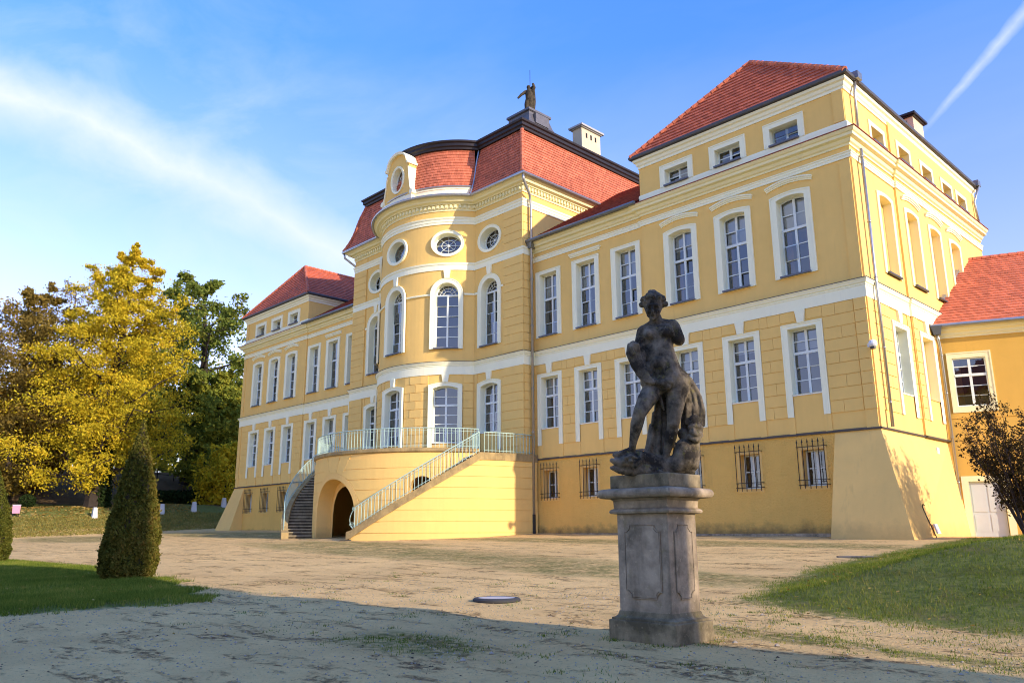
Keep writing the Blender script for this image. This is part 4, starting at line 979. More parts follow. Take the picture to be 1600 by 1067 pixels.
for nm, hx, yy, ang in (('panel', .225, -.258, 0), ('panel', .155, -.332, PI/2), ('panel', .225, -.258, PI), ('panel', .155, -.332, -PI/2)):
    c = .07; z0, z1 = .50, 1.24
    P = [(-hx+c,z0),(hx-c,z0),(hx-c,z0+c*.4),(hx-c*.4,z0+c),(hx,z0+c),(hx,z1-c),(hx-c*.4,z1-c),(hx-c,z1-c*.4),(hx-c,z1),(-hx+c,z1),(-hx+c,z1-c*.4),(-hx+c*.4,z1-c),(-hx,z1-c),(-hx,z0+c),(-hx+c*.4,z0+c),(-hx+c,z0+c*.4)]
    Q = [(x*1.045, .87+(z-.87)*1.02) for x, z in P]
    o = part(nm, MB().ring(Q, P, yy-.014, yy, yy+.004).prism([(x*.97, .87+(z-.87)*.982) for x, z in P], yy-.012, yy+.01), 'pedestal_stone', ped); o.rotation_euler = (0, 0, ang)
o = part('neck', lvl(MB(), [(.345,.27,1.36),(.385,.31,1.365),(.395,.32,1.385),(.385,.31,1.405),(.355,.28,1.42),(.36,.285,1.50),(.385,.31,1.525)]), 'pedestal_stone', ped); bev(o, .004)
tor = [(.40,.325,1.525)]+[(.44+.045*math.sin(t), .365+.045*math.sin(t), 1.575-.05*math.cos(t)) for t in np.linspace(0, PI, 9)]+[(.41,.335,1.63),(.38,.30,1.635)]
part('cornice', lvl(MB(), tor), 'pedestal_stone', ped)
o = part('slab', MB().box(-.385,.40,-.30,.30,1.63,1.775), 'mossy_stone', ped); bev(o, .014, 2)
STATUE_BODY = [('torso', [((0.075, 0.0, 3.239), 0.1376), ((0.094, 0.0, 3.308), 0.1332)]), ('torso', [((0.128, -0.02, 3.312), 0.1421), ((0.127, 0.0, 3.109), 0.1643), ((0.153, 0.01, 2.922), 0.1865), ((0.195, 0.0, 2.774), 0.2042)]), ('chest', [((0.028, 0.03, 3.304), 0.1021), ((0.206, 0.03, 3.319), 0.1066)]), ('breast', [((0.016, 0.1, 3.288), 0.0666)]), ('breast', [((0.176, 0.1, 3.303), 0.0666)]), ('belly', [((0.121, 0.1, 2.939), 0.1154)]), ('hip', [((0.062, 0.02, 2.753), 0.1465), ((0.304, -0.01, 2.749), 0.1598)]), ('sh', [((-0.039, 0.0, 3.35), 0.0799)]), ('sh', [((0.277, 0.0, 3.398), 0.0844)]), ('neck', [((0.115, 0.0, 3.413), 0.0799), ((0.088, 0.03, 3.524), 0.0688)]), ('trap', [((-0.038, -0.02, 3.362), 0.0666), ((0.107, -0.02, 3.442), 0.071), ((0.278, -0.02, 3.403), 0.071)]), ('arm', [((0.287, 0.0, 3.381), 0.0844), ((0.345, 0.02, 3.234), 0.071), ((0.35, 0.02, 3.226), 0.0644)]), ('arm', [((-0.046, 0.0, 3.345), 0.0799), ((-0.096, 0.03, 3.182), 0.0644), ((-0.12, 0.05, 3.125), 0.0577)]), ('fore', [((-0.12, 0.05, 3.139), 0.0577), ((-0.178, 0.18, 3.117), 0.0511), ((-0.182, 0.22, 3.126), 0.0488)]), ('head', [((0.077, 0.05, 3.661), 0.1199), ((0.072, 0.085, 3.55), 0.0844)]), ('jaw', [((0.07, 0.11, 3.503), 0.0488)]), ('nose', [((0.066, 0.18, 3.589), 0.0155), ((0.062, 0.195, 3.527), 0.02)]), ('brow', [((0.02, 0.165, 3.608), 0.0178), ((0.071, 0.175, 3.614), 0.0178), ((0.123, 0.16, 3.608), 0.0178)]), ('chin', [((0.064, 0.15, 3.463), 0.0266)]), ('lip', [((0.048, 0.175, 3.499), 0.0133), ((0.083, 0.175, 3.497), 0.0133)]), ('cheek', [((0.018, 0.13, 3.547), 0.0311)]), ('cheek', [((0.121, 0.12, 3.552), 0.0311)]), ('thigh', [((0.055, 0.05, 2.691), 0.1288), ((-0.056, 0.22, 2.504), 0.0977), ((-0.124, 0.3, 2.369), 0.0733)]), ('calf', [((-0.124, 0.3, 2.369), 0.071), ((-0.162, 0.27, 2.245), 0.071), ((-0.203, 0.22, 2.09), 0.0466), ((-0.225, 0.2, 1.985), 0.0355)]), ('foot', [((-0.226, 0.19, 1.975), 0.0444), ((-0.316, 0.25, 1.943), 0.0377), ((-0.411, 0.3, 1.919), 0.0266)]), ('thigh', [((0.3, 0.02, 2.699), 0.1376), ((0.266, 0.08, 2.478), 0.0999), ((0.235, 0.1, 2.289), 0.0733)]), ('knee', [((0.229, 0.11, 2.261), 0.0666)]), ('calf', [((0.229, 0.09, 2.251), 0.0644), ((0.201, 0.07, 2.13), 0.0666), ((0.151, 0.06, 1.969), 0.0422), ((0.117, 0.06, 1.873), 0.0333)]), ('foot', [((0.112, 0.04, 1.82), 0.0444), ((0.077, 0.12, 1.761), 0.0377), ((0.054, 0.18, 1.734), 0.0289)])]
STATUE_CLOTH = [[((-0.165, 0.2, 3.153), 0.0488), ((-0.183, 0.19, 3.046), 0.0577), ((-0.147, 0.17, 2.936), 0.0622), ((-0.081, 0.16, 2.818), 0.0577), ((-0.003, 0.18, 2.737), 0.0488), ((0.12, 0.19, 2.702), 0.04), ((0.208, 0.19, 2.73), 0.0355)], [((-0.1, 0.08, 3.078), 0.0488), ((-0.086, 0.1, 2.97), 0.0577), ((-0.051, 0.11, 2.853), 0.0622), ((-0.048, 0.12, 2.738), 0.0577)], [((-0.076, 0.03, 3.251), 0.0444), ((-0.071, 0.05, 3.153), 0.0533), ((-0.071, 0.07, 3.045), 0.0577)], [((-0.212, 0.235, 3.151), 0.02), ((-0.229, 0.25, 3.04), 0.0222), ((-0.185, 0.24, 2.923), 0.0222), ((-0.121, 0.23, 2.801), 0.02), ((-0.047, 0.235, 2.717), 0.0178)], [((-0.188, 0.235, 3.15), 0.02), ((-0.199, 0.237, 3.041), 0.0222), ((-0.158, 0.232, 2.923), 0.0222), ((-0.097, 0.23, 2.8), 0.02), ((-0.025, 0.235, 2.713), 0.0178)], [((-0.163, 0.235, 3.149), 0.02), ((-0.168, 0.225, 3.042), 0.0222), ((-0.129, 0.225, 2.924), 0.0222), ((-0.071, 0.23, 2.799), 0.02), ((-0.004, 0.235, 2.709), 0.0178)], [((-0.14, 0.235, 3.148), 0.02), ((-0.138, 0.212, 3.044), 0.0222), ((-0.101, 0.217, 2.924), 0.0222), ((-0.046, 0.23, 2.798), 0.02), ((0.017, 0.235, 2.705), 0.0178)], [((-0.115, 0.235, 3.147), 0.02), ((-0.107, 0.2, 3.045), 0.0222), ((-0.073, 0.21, 2.924), 0.0222), ((-0.021, 0.23, 2.797), 0.02), ((0.039, 0.235, 2.701), 0.0178)], [((-0.062, 0.13, 2.726), 0.0488), ((0.033, 0.17, 2.677), 0.04), ((0.14, 0.15, 2.646), 0.0355), ((0.188, 0.18, 2.67), 0.04)], [((0.119, 0.18, 2.766), 0.0289), ((0.222, 0.17, 2.777), 0.0289), ((0.229, 0.19, 2.716), 0.0266), ((0.141, 0.2, 2.69), 0.0266), ((0.123, 0.19, 2.742), 0.0222)], [((-0.048, 0.185, 2.709), 0.0133), ((0.035, 0.18, 2.624), 0.0155), ((0.108, 0.11, 2.512), 0.0133)], [((-0.022, 0.185, 2.701), 0.0133), ((0.053, 0.17, 2.605), 0.0155), ((0.115, 0.11, 2.489), 0.0133)], [((0.004, 0.185, 2.693), 0.0133), ((0.073, 0.16, 2.587), 0.0155), ((0.123, 0.11, 2.467), 0.0133)], [((0.029, 0.185, 2.686), 0.0133), ((0.091, 0.15, 2.568), 0.0155), ((0.13, 0.11, 2.444), 0.0133)], [((0.055, 0.185, 2.678), 0.0133), ((0.11, 0.14, 2.549), 0.0155), ((0.138, 0.11, 2.422), 0.0133)], [((0.13, -0.06, 2.628), 0.0755), ((0.095, -0.08, 2.362), 0.0755), ((0.055, -0.08, 2.095), 0.0888), ((0.003, -0.06, 1.765), 0.1154)], [((0.031, 0.0, 2.397), 0.0266), ((-0.002, 0.02, 2.129), 0.0266), ((-0.07, 0.06, 1.822), 0.0355)], [((0.099, 0.0, 2.44), 0.0222), ((0.073, 0.01, 2.129), 0.0266), ((0.025, 0.08, 1.776), 0.0311)], [((-0.008, -0.02, 2.267), 0.0266), ((-0.049, 0.0, 2.045), 0.0311), ((-0.113, 0.03, 1.825), 0.0355)], [((0.065, 0.0, 2.53), 0.0178), ((0.01, 0.01, 2.174), 0.0222), ((-0.088, 0.06, 1.79), 0.0266)], [((0.09, -0.01, 2.531), 0.0178), ((0.038, -0.002, 2.175), 0.0222), ((-0.05, 0.046, 1.791), 0.0266)], [((0.114, -0.02, 2.532), 0.0178), ((0.067, -0.014, 2.176), 0.0222), ((-0.011, 0.032, 1.791), 0.0266)], [((0.138, -0.03, 2.533), 0.0178), ((0.095, -0.026, 2.176), 0.0222), ((0.027, 0.018, 1.791), 0.0266)], [((0.163, -0.04, 2.534), 0.0178), ((0.123, -0.038, 2.177), 0.0222), ((0.066, 0.004, 1.792), 0.0266)], [((0.186, -0.05, 2.534), 0.0178), ((0.152, -0.05, 2.178), 0.0222), ((0.105, -0.01, 1.792), 0.0266)], [((0.402, -0.1, 2.762), 0.0844), ((0.462, -0.14, 2.631), 0.0977), ((0.48, -0.14, 2.449), 0.0977), ((0.454, -0.1, 2.243), 0.0799)], [((0.406, -0.12, 2.629), 0.0666), ((0.405, -0.12, 2.403), 0.0755), ((0.381, -0.1, 2.178), 0.071)], [((0.383, -0.03, 2.739), 0.02), ((0.401, -0.03, 2.592), 0.0244), ((0.394, -0.003, 2.409), 0.0244), ((0.383, -0.01, 2.282), 0.02)], [((0.395, -0.03, 2.736), 0.02), ((0.42, -0.012, 2.586), 0.0244), ((0.42, -0.017, 2.41), 0.0244), ((0.409, -0.01, 2.278), 0.02)], [((0.408, -0.03, 2.733), 0.02), ((0.442, -0.045, 2.589), 0.0244), ((0.446, -0.039, 2.413), 0.0244), ((0.435, -0.01, 2.274), 0.02)], [((0.421, -0.03, 2.73), 0.02), ((0.462, -0.036, 2.585), 0.0244), ((0.47, -0.007, 2.407), 0.0244), ((0.46, -0.01, 2.27), 0.02)], [((0.434, -0.03, 2.727), 0.02), ((0.481, -0.01, 2.578), 0.0244), ((0.496, -0.012, 2.407), 0.0244), ((0.485, -0.01, 2.266), 0.02)], [((0.447, -0.03, 2.724), 0.02), ((0.503, -0.041, 2.58), 0.0244), ((0.522, -0.04, 2.41), 0.0244), ((0.511, -0.01, 2.263), 0.02)], [((0.461, -0.03, 2.721), 0.02), ((0.523, -0.041, 2.578), 0.0244), ((0.546, -0.012, 2.406), 0.0244), ((0.536, -0.01, 2.259), 0.02)], [((0.473, -0.03, 2.718), 0.02), ((0.542, -0.01, 2.57), 0.0244), ((0.571, -0.007, 2.404), 0.0244), ((0.562, -0.01, 2.255), 0.02)], [((0.467, 0.05, 2.289), 0.0799), ((0.471, 0.06, 2.179), 0.0799), ((0.477, 0.06, 2.102), 0.0533)], [((0.407, 0.12, 2.216), 0.0266), ((0.46, 0.14, 2.234), 0.0222), ((0.534, 0.1, 2.215), 0.0266)], [((0.415, 0.13, 2.171), 0.0222), ((0.465, 0.15, 2.142), 0.0266), ((0.519, 0.11, 2.15), 0.0222)], [((0.402, 0.1, 2.121), 0.0311), ((0.463, 0.12, 2.085), 0.0311), ((0.524, 0.09, 2.135), 0.0266)], [((0.447, 0.14, 2.202), 0.0178), ((0.45, 0.16, 2.145), 0.0222)], [((0.346, 0.0, 1.992), 0.1243), ((0.329, 0.02, 1.883), 0.1332), ((0.272, 0.03, 1.818), 0.111)], [((0.436, -0.02, 2.058), 0.0799), ((0.451, -0.02, 1.949), 0.0666), ((0.432, 0.0, 1.818), 0.0577)], [((0.374, -0.02, 2.103), 0.0666), ((0.335, -0.03, 2.171), 0.0622)], [((0.273, 0.04, 1.839), 0.1021), ((0.166, 0.0, 1.823), 0.0977), ((-0.026, 0.05, 1.844), 0.1066), ((-0.153, 0.12, 1.873), 0.111), ((-0.258, 0.2, 1.846), 0.1066), ((-0.342, 0.26, 1.811), 0.071)], [((-0.256, 0.24, 1.864), 0.0888), ((-0.35, 0.3, 1.829), 0.0577), ((-0.439, 0.34, 1.859), 0.0266)], [((-0.26, 0.22, 1.77), 0.0755), ((-0.364, 0.3, 1.756), 0.04), ((-0.449, 0.34, 1.781), 0.02)], [((-0.237, 0.35, 1.854), 0.0244), ((-0.243, 0.37, 1.847), 0.02)], [((-0.294, 0.34, 1.884), 0.0178), ((-0.219, 0.36, 1.895), 0.0178), ((-0.169, 0.34, 1.875), 0.0155)], [((-0.193, 0.3, 1.805), 0.0355), ((-0.139, 0.28, 1.869), 0.0266), ((-0.126, 0.24, 1.936), 0.0222)], [((-0.22, 0.2, 1.75), 0.0577), ((-0.093, 0.15, 1.762), 0.0755), ((0.077, 0.05, 1.767), 0.0666), ((0.271, 0.0, 1.767), 0.0799), ((0.399, -0.02, 1.766), 0.0533)]]
cdv = Vector((36.2595-30.94, -28.8831+21.56, 0)).normalized(); udv = Vector((-cdv.y, cdv.x, 0))
SPH = {}
def sph(mb, p, r, sub=2, sc=(1,1,1)):
    if sub not in SPH:
        b = bmesh.new(); bmesh.ops.create_icosphere(b, subdivisions=sub, radius=1); SPH[sub] = ([tuple(v.co) for v in b.verts], [tuple(v.index for v in f.verts) for f in b.faces]); b.free()
    mb.add([(p[0]+x*r*sc[0], p[1]+y*r*sc[1], p[2]+z*r*sc[2]) for x, y, z in SPH[sub][0]], SPH[sub][1])
def capsule(mb, p, r0, q, r1, n=14):
    if (q-p).length > 1e-5: mb.tube([p, q], [r0, r1], n)
def figure(name, mname, parent_loc, chains, voxel, smooth, extra=None, label=None, cat=None):
    bm = MB()
    for ch in chains:
        pts = [(Vector(p), r) for p, r in ch]
        for p, r in pts: sph(bm, p, r)
        for (p, r), (q, s_) in zip(pts, pts[1:]): capsule(bm, p, r, q, s_)
    if extra: extra(bm)
    o = link(name, bm.mesh(name, mname), None, parent_loc)
    m = o.modifiers.new('remesh', 'REMESH'); m.mode = 'VOXEL'; m.voxel_size = voxel; m.use_smooth_shade = True
    m = o.modifiers.new('smooth', 'SMOOTH'); m.factor = .5; m.iterations = smooth
    return tag(o, label, cat)
def loc3(p): return udv*p[0]+cdv*p[1]+Vector((0, 0, p[2]-1.70))
chains = [[(loc3(p), r) for p, r in pts] for _, pts in STATUE_BODY]+[[(loc3(p), r) for p, r in pts] for pts in STATUE_CLOTH]
def statue_extra(bm):
    rnd = random.Random(3); hc = loc3((.078, .055, 3.665))
    for i in range(120):       # curled hair
        a = rnd.uniform(0, 2*PI); e = rnd.uniform(-.25, 1.5)
        d = udv*math.cos(e)*math.sin(a) + cdv*math.cos(e)*math.cos(a) + Vector((0,0,math.sin(e)))
        if d.dot(cdv) > .62 and e < .55: continue
        sph(bm, hc+d*.118, rnd.uniform(.016,.032), 1)
    for i in range(9): a = PI*(i/8-.5)*1.5; sph(bm, hc+udv*math.sin(a)*.125+cdv*math.cos(a)*.105+Vector((0,0,.05)), .032, 1)
    for i in range(6): sph(bm, hc+Vector((0,0,.135))+udv*rnd.uniform(-.035,.035)+cdv*rnd.uniform(-.05,.02), .035, 1)
    sph(bm, hc+udv*-.132+Vector((0,0,-.01)), .04, 1); sph(bm, hc+udv*.135+Vector((0,0,-.015)), .042, 1)
    for i in range(5):        # toes
        sph(bm, loc3((-.355+.012*i, .27+.028*i, 1.862-.004*i)), .015-.001*i, 1); sph(bm, loc3((.085+.02*i, .20-.008*i, 1.735)), .016-.001*i, 1)
    for i in range(4):        # knuckles of the hand holding the cloth
        b = loc3((-.205+.012*i, .25, 3.12-.026*i)); capsule(bm, b, .014, b+udv*.03+cdv*.03+Vector((0,0,-.012)), .012, 8); sph(bm, b, .014, 1)
    for i in range(26):       # rocky footing
        a = rnd.uniform(0, 2*PI); sph(bm, loc3((.02+rnd.uniform(.05,.3)*math.cos(a), rnd.uniform(.03,.2)*math.sin(a), 1.715)), rnd.uniform(.04,.07), 1, (1,1,.7))
figure('garden_statue', 'statue_stone', (30.94, -21.56, 1.70), chains, .0095, 1, statue_extra,
       'dark weathered stone statue of a standing nude figure with drapery, one foot on a dolphin', 'statue')
# ------------------------------------------------------------------ statue on the roof
RSX = 0.0
rc = [[((0,0,0),.42),((0,0,.35),.36)], [((.12,0,.4),.15),((.13,.02,.9),.16),((.08,0,1.3),.22)], [((-.14,0,.4),.15),((-.14,-.05,.95),.17),((-.02,0,1.3),.22)],
      [((.03,0,1.3),.25),((.03,0,1.75),.27),((.03,0,1.95),.22)], [((.03,0,2.05),.10),((.0,-.03,2.3),.15)],
      [((-.22,0,1.95),.13),((-.50,-.12,1.7),.10),((-.72,-.2,1.42),.08)], [((.27,0,1.95),.13),((.42,-.05,2.2),.11),((.34,-.05,2.5),.09)],
      [((.22,.1,.2),.2),((.32,.15,1.2),.18),((.3,.1,2.0),.16)], [((-.1,.15,2.0),.12),((.2,.2,2.25),.16),((.35,.15,2.45),.1)]]
figure('roof_statue', 'roof_statue_stone', (0, 8, 29.98), [[(udv*p[0]+cdv*-p[1]+Vector((0,0,p[2])), r) for p, r in c] for c in rc], .03, 2, None,
       'small dark figure statue standing on the roof pedestal above the centre', 'statue')
tag(part('lightning_rod', MB().tube([(0.15,8.0,29.9),(0.15,8.0,33.6)], .02, 5), 'iron'), 'thin iron lightning rod beside the roof statue', 'rod')
# ------------------------------------------------------------------ trees
def rvec(rng):
    v = rng.normal(size=3); return v/np.linalg.norm(v)
def leaf_quads(C, size, rng, flat=.0):
    n = len(C); a = rng.normal(size=(n,3)); a /= np.linalg.norm(a, axis=1)[:,None]
    b = rng.normal(size=(n,3)); b -= a*(a*b).sum(1)[:,None]; b /= np.linalg.norm(b, axis=1)[:,None]
    s = size*rng.uniform(.6, 1.4, n)[:,None]; l = s*1.25
    return np.stack([C-a*l, C+b*s*.62, C+a*l, C-b*s*.62], 1)
def tree(name, label, cat, base, height, prof, seed, leafmat, nleaf, lsize, trunk_r, n1=26, t0=.16, spread=.55, lean=(0,0), group=None, twigs=True, clump=.5, bark='bark', fill=.35, crownname='crown'):
    """prof(t): crown radius at relative height t; limbs reach that envelope, leaves gather round the twigs"""
    rng = np.random.default_rng(seed); base = np.array(base, float)
    root = thing(name, label, cat, tuple(base), 0, group); T = MB(); tips = []
    tp = lambda t: np.array([lean[0]*t*height+.02*height*math.sin(t*5+seed), lean[1]*t*height+.02*height*math.cos(t*4+seed), t*height])
    T.tube([tp(t) for t in np.linspace(0, .94, 9)], [trunk_r*(1.25 if t == 0 else 1)*(1-.93*t) for t in np.linspace(0, .94, 9)], 8)
    for i in range(n1):
        t = t0+(1-t0)*((i+.5)/n1)**.9; az = i*2.39996+rng.uniform(-.4, .4); R = prof(t)*rng.uniform(.82, 1.08)
        e = tp(t)+np.array([math.cos(az)*R, math.sin(az)*R, 0]); ts = max(.06, t-spread*R/height*rng.uniform(.6,1.1)); s = tp(min(ts,.9))
        mid = (s+e)/2+np.array([0,0,-.08*R])+rng.normal(size=3)*.05*R
        r0 = trunk_r*.42*(1-t*.75)
        P = [s, mid*.55+s*.45, mid, (mid+e)/2+rng.normal(size=3)*.04*R, e]
        T.tube(P, [r0, r0*.8, r0*.6, r0*.4, r0*.16], 5); tips.append((e, R*.22))
        for j in range(7):
            u = rng.uniform(.3, 1); k = min(3, int(u*4)); p = P[k]+(P[k+1]-P[k])*(u*4-k)
            d = rvec(rng); d[2] = d[2]*.6+.15; q = p+d*R*rng.uniform(.22,.42)
            T.tube([p, (p+q)/2+rng.normal(size=3)*.03*R, q], [r0*.3, r0*.2, r0*.08], 4); tips.append((q, R*.2)); tips.append(((p+q)/2, R*.16))
            for m in range(3 if twigs else 0):
                d = rvec(rng); d[2] = abs(d[2])*.5; w = q+d*R*rng.uniform(.10,.22); T.tube([(p+q)/2 if m else q, w], [r0*.12, r0*.05], 3, False); tips.append((w, R*.12))
    part('trunk', T, bark, root)
    if nleaf:
        tips_p = np.array([p for p, _ in tips]); tips_r = np.array([r for _, r in tips])
        k = rng.integers(0, len(tips), nleaf); C = tips_p[k]+rng.normal(size=(nleaf,3))*(tips_r[k]*clump)[:,None]*np.array([1,1,.75])
        nf = int(nleaf*fill)
        if nf: C[:nf] = tips_p[k[:nf]]*rng.uniform(.75,1,(nf,1))+tp(.5)*0 + rng.normal(size=(nf,3))*tips_r[k[:nf]][:,None]*.8
        C = C[C[:,2] > .04*height]
        quads(crownname, leaf_quads(C, lsize, rng), leafmat, root)
    return root
def P_(pts):
    xs = [p[0] for p in pts]; ys = [p[1] for p in pts]; return lambda t: float(np.interp(t, xs, ys))
def on(x, y, dz=-.15): return (x, y, Hs(x, y)+dz)
maple = tree('maple_tree', 'tall golden yellow autumn tree, the broadest beside the palace', 'tree', on(-37.1,-6.2), 23.6, P_([(0,2),(.16,5.4),(.35,6.8),(.55,6.1),(.75,4.3),(.9,2.3),(1,.5)]), 3, 'leaf_yellow', 92000, .092, .62, 44, .13, .5, fill=.12, clump=.45)
tree('oak_tree', 'dark green oak with open gnarled crown next to the palace roof', 'tree', on(-50.2,6.6), 23.5, P_([(0,1),(.25,4),(.45,5.6),(.65,6.4),(.85,5),(1,2)]), 11, 'leaf_oak', 24000, .17, .8, 24, .3, .8, clump=.45, fill=.1)
tree('birch_tree', 'loose olive-brown tree at the photograph\'s left edge', 'tree', on(-43.4,-11.5), 19.8, P_([(0,2),(.2,4.2),(.5,5.4),(.75,4.4),(1,1)]), 21, 'leaf_brown', 36000, .11, .35, 30, .12, .5)
tree('bare_tree', 'nearly bare purplish twiggy tree behind the golden tree', 'tree', on(-56,-4.6), 20.5, P_([(0,1),(.3,5),(.6,6.5),(.85,4.5),(1,1.5)]), 31, 'leaf_brown', 6000, .10, .4, 40, .2, .6, bark='twig')
tree('golden_tree', 'smaller orange-gold tree in front of the brown slope', 'tree', on(-47,-9.6), 13.5, P_([(0,1.5),(.2,3.6),(.5,4.6),(.8,3),(1,.5)]), 41, 'leaf_gold', 22000, .13, .26, 26, .08)
tree('lime_tree', 'yellow-green tree close beside the palace corner', 'tree', on(-45.5,7.6), 13.5, P_([(0,2),(.2,4.2),(.5,5),(.8,3.5),(1,1)]), 51, 'leaf_green', 26000, .16, .4, 28, .1)
tree('hazel_tree', 'low gold and green shrubby tree under the oak', 'tree', on(-38.5,5.2), 6.0, P_([(0,2.4),(.3,3.4),(.6,3.2),(1,1)]), 61, 'leaf_yellow', 9000, .14, .2, 22, .05)
tree('ash_tree', 'dim green tree showing between the golden crown and the oak', 'tree', on(-60,3.2), 17, P_([(0,2),(.3,5),(.6,5.5),(1,1.2)]), 71, 'leaf_green', 16000, .2, .4, 26, .1)
# distant wood as one mass
rng = np.random.default_rng(5); n = 42000
wa = rng.uniform(-1.75, -.62, n); wd = rng.uniform(66, 96, n); wx = 36.3+wd*1.35*np.sin(wa); wy = -28.9+wd*1.35*np.cos(wa)
keep = (wx < -58); wx, wy = wx[keep], wy[keep]; wz = H(wx, wy); hh = 9+3.5*np.sin(wx*.31+wy*.17)+2.5*np.sin(wx*.9+1)
Cw = np.stack([wx, wy, wz+hh*rng.uniform(0,1,len(wx))**.8], -1)
tag(quads('distant_wood', leaf_quads(Cw, .42, rng), 'leaf_green'), 'hazy mass of distant park trees behind the slope', 'wood', kind='stuff')
# ivy round the maple trunk and a small ivy-clad stump tree by the corner
rng = np.random.default_rng(8); n = 3500
t = rng.uniform(0, 1, n)**1.3; a = rng.uniform(0, 2*PI, n); r = .75-.3*t+rng.normal(size=n)*.1
quads('ivy', leaf_quads(np.stack([r*np.cos(a), r*np.sin(a), t*5.5], -1), .11, rng), 'leaf_ivy', maple)
tree('ivy_tree', 'slim tree trunk wrapped in dark ivy beside the palace buttress', 'tree', on(-40.4,6.3), 5.2, P_([(0,.5),(.5,.6),(.8,.7),(1,.5)]), 81, 'leaf_ivy', 5200, .12, .22, 26, .02, .3, twigs=False)
def hedge(name, label, path, w, h, n, seed, m='leaf_ivy'):
    rng = np.random.default_rng(seed); P = np.array(path, float); k = rng.integers(0, len(P)-1, n); u = rng.uniform(0, 1, n)[:,None]
    c = P[k]*(1-u)+P[k+1]*u; off = rng.uniform(-1, 1, (n,2))*w/2; z = rng.uniform(0, 1, n)*(h*(1-.55*(np.linalg.norm(off, axis=1)/(w*.72))**2)).clip(.1)
    X = c[:,0]+off[:,0]; Y = c[:,1]+off[:,1]
    return tag(quads(name, leaf_quads(np.stack([X, Y, H(X, Y)+z], -1), .13, rng), m), label, 'hedge')
hedge('ground_hedge', 'low dark evergreen hedge on the bank beside the palace', [(-41,-1.5),(-42,3),(-43,8),(-44.5,13)], 2.6, 1.3, 15000, 3)
# ------------------------------------------------------------------ clipped cones
def cone(name, label, x, y, h, r, seed, m, n, group):
    root = thing(name, label, 'topiary', (x, y, Hs(x, y)-.03), 0, group); rng = np.random.default_rng(seed)
    prof = lambda t: r*np.interp(t, [0,.04,.12,.3,.6,.85,1], [.82,.96,1.0,.93,.58,.24,.02])
    t = 1-np.sqrt(rng.uniform(0, 1, n)); t = np.clip(t*1.0, 0, 1); a = rng.uniform(0, 2*PI, n)
    lump = .035*np.sin(a*5+t*9+seed)+.03*np.sin(a*11-t*23)+.03*np.sin(t*40+a*3)
    rad = prof(t)*(1+1.5*lump)-np.abs(rng.normal(size=n))*.05; k = rng.uniform(0,1,n) < .035; rad[k] += rng.uniform(.01,.07,k.sum())
    C = np.stack([rad*np.cos(a), rad*np.sin(a), .06+t*(h-.06)+rng.normal(size=n)*.02], -1)
    Q = leaf_quads(C, .026, rng); quads('foliage', Q, m, root)
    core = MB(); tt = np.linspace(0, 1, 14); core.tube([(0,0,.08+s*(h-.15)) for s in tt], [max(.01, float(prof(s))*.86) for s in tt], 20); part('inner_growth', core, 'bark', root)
    part('stem', MB().tube([(0,0,-.05),(0,0,.4)], .09, 8), 'bark', root); return root
cone('clipped_yew', 'tall dark clipped cone of yew with browned patches on the lawn', 17.55, -22.35, 3.5, .575, 4, 'leaf_yew', 46000, 'clipped cones on the lawn')
cone('clipped_yew', 'lighter green clipped cone cut off by the photograph\'s edge', 6.15, -22.7, 3.0, .64, 9, 'leaf_yew_gold', 26000, 'clipped cones on the lawn')
# leafless shrub in front of the gallery
def shrub(name, label, x, y, h, seed, n1, mleaf, nleaf, spread=.55, lsize=.04):
    root = thing(name, label, 'shrub', (x, y, Hs(x, y)-.05)); rng = np.random.default_rng(seed); T = MB(); tips = []
    for i in range(n1):
        a = rng.uniform(0, 2*PI); tilt = rng.uniform(.05, spread); L = h*rng.uniform(.6, 1)
        d = np.array([math.cos(a)*tilt, math.sin(a)*tilt, 1]); d /= np.linalg.norm(d); p0 = np.array([math.cos(a)*.15, math.sin(a)*.15, 0])
        P = [p0+d*L*s+np.array([math.cos(a),math.sin(a),0])*.25*L*tilt*s*s+rng.normal(size=3)*.02*L for s in (0,.3,.6,.85,1)]
        T.tube(P, [.028,.022,.015,.009,.004], 4, False)
        for j in range(14):
            u = rng.uniform(.2, 1)*3.99; k = int(u); p = P[k]+(P[k+1]-P[k])*(u-k); e = d*.6+rvec(rng)*.8; q = p+e*rng.uniform(.2,.6)*h*.2
            T.tube([p, (p+q)/2+rng.normal(size=3)*.02, q], [.008,.005,.002], 3, False); tips += [q, (p+q)/2]
            for m in range(2): w = q+rvec(rng)*.14+np.array([0,0,.05]); T.tube([(p+q)/2, w], [.004,.0015], 3, False); tips.append(w)
    part('branches', T, 'twig', root)
    tips = np.array(tips); k = rng.integers(0, len(tips), nleaf); C = tips[k]+rng.normal(size=(nleaf,3))*.06
    quads('foliage', leaf_quads(C, lsize, rng), mleaf, root)
shrub('brown_shrub', 'wispy brown-leaved shrub in front of the gallery door', 29.2, .3, 4.2, 5, 52, 'leaf_bush', 13000)
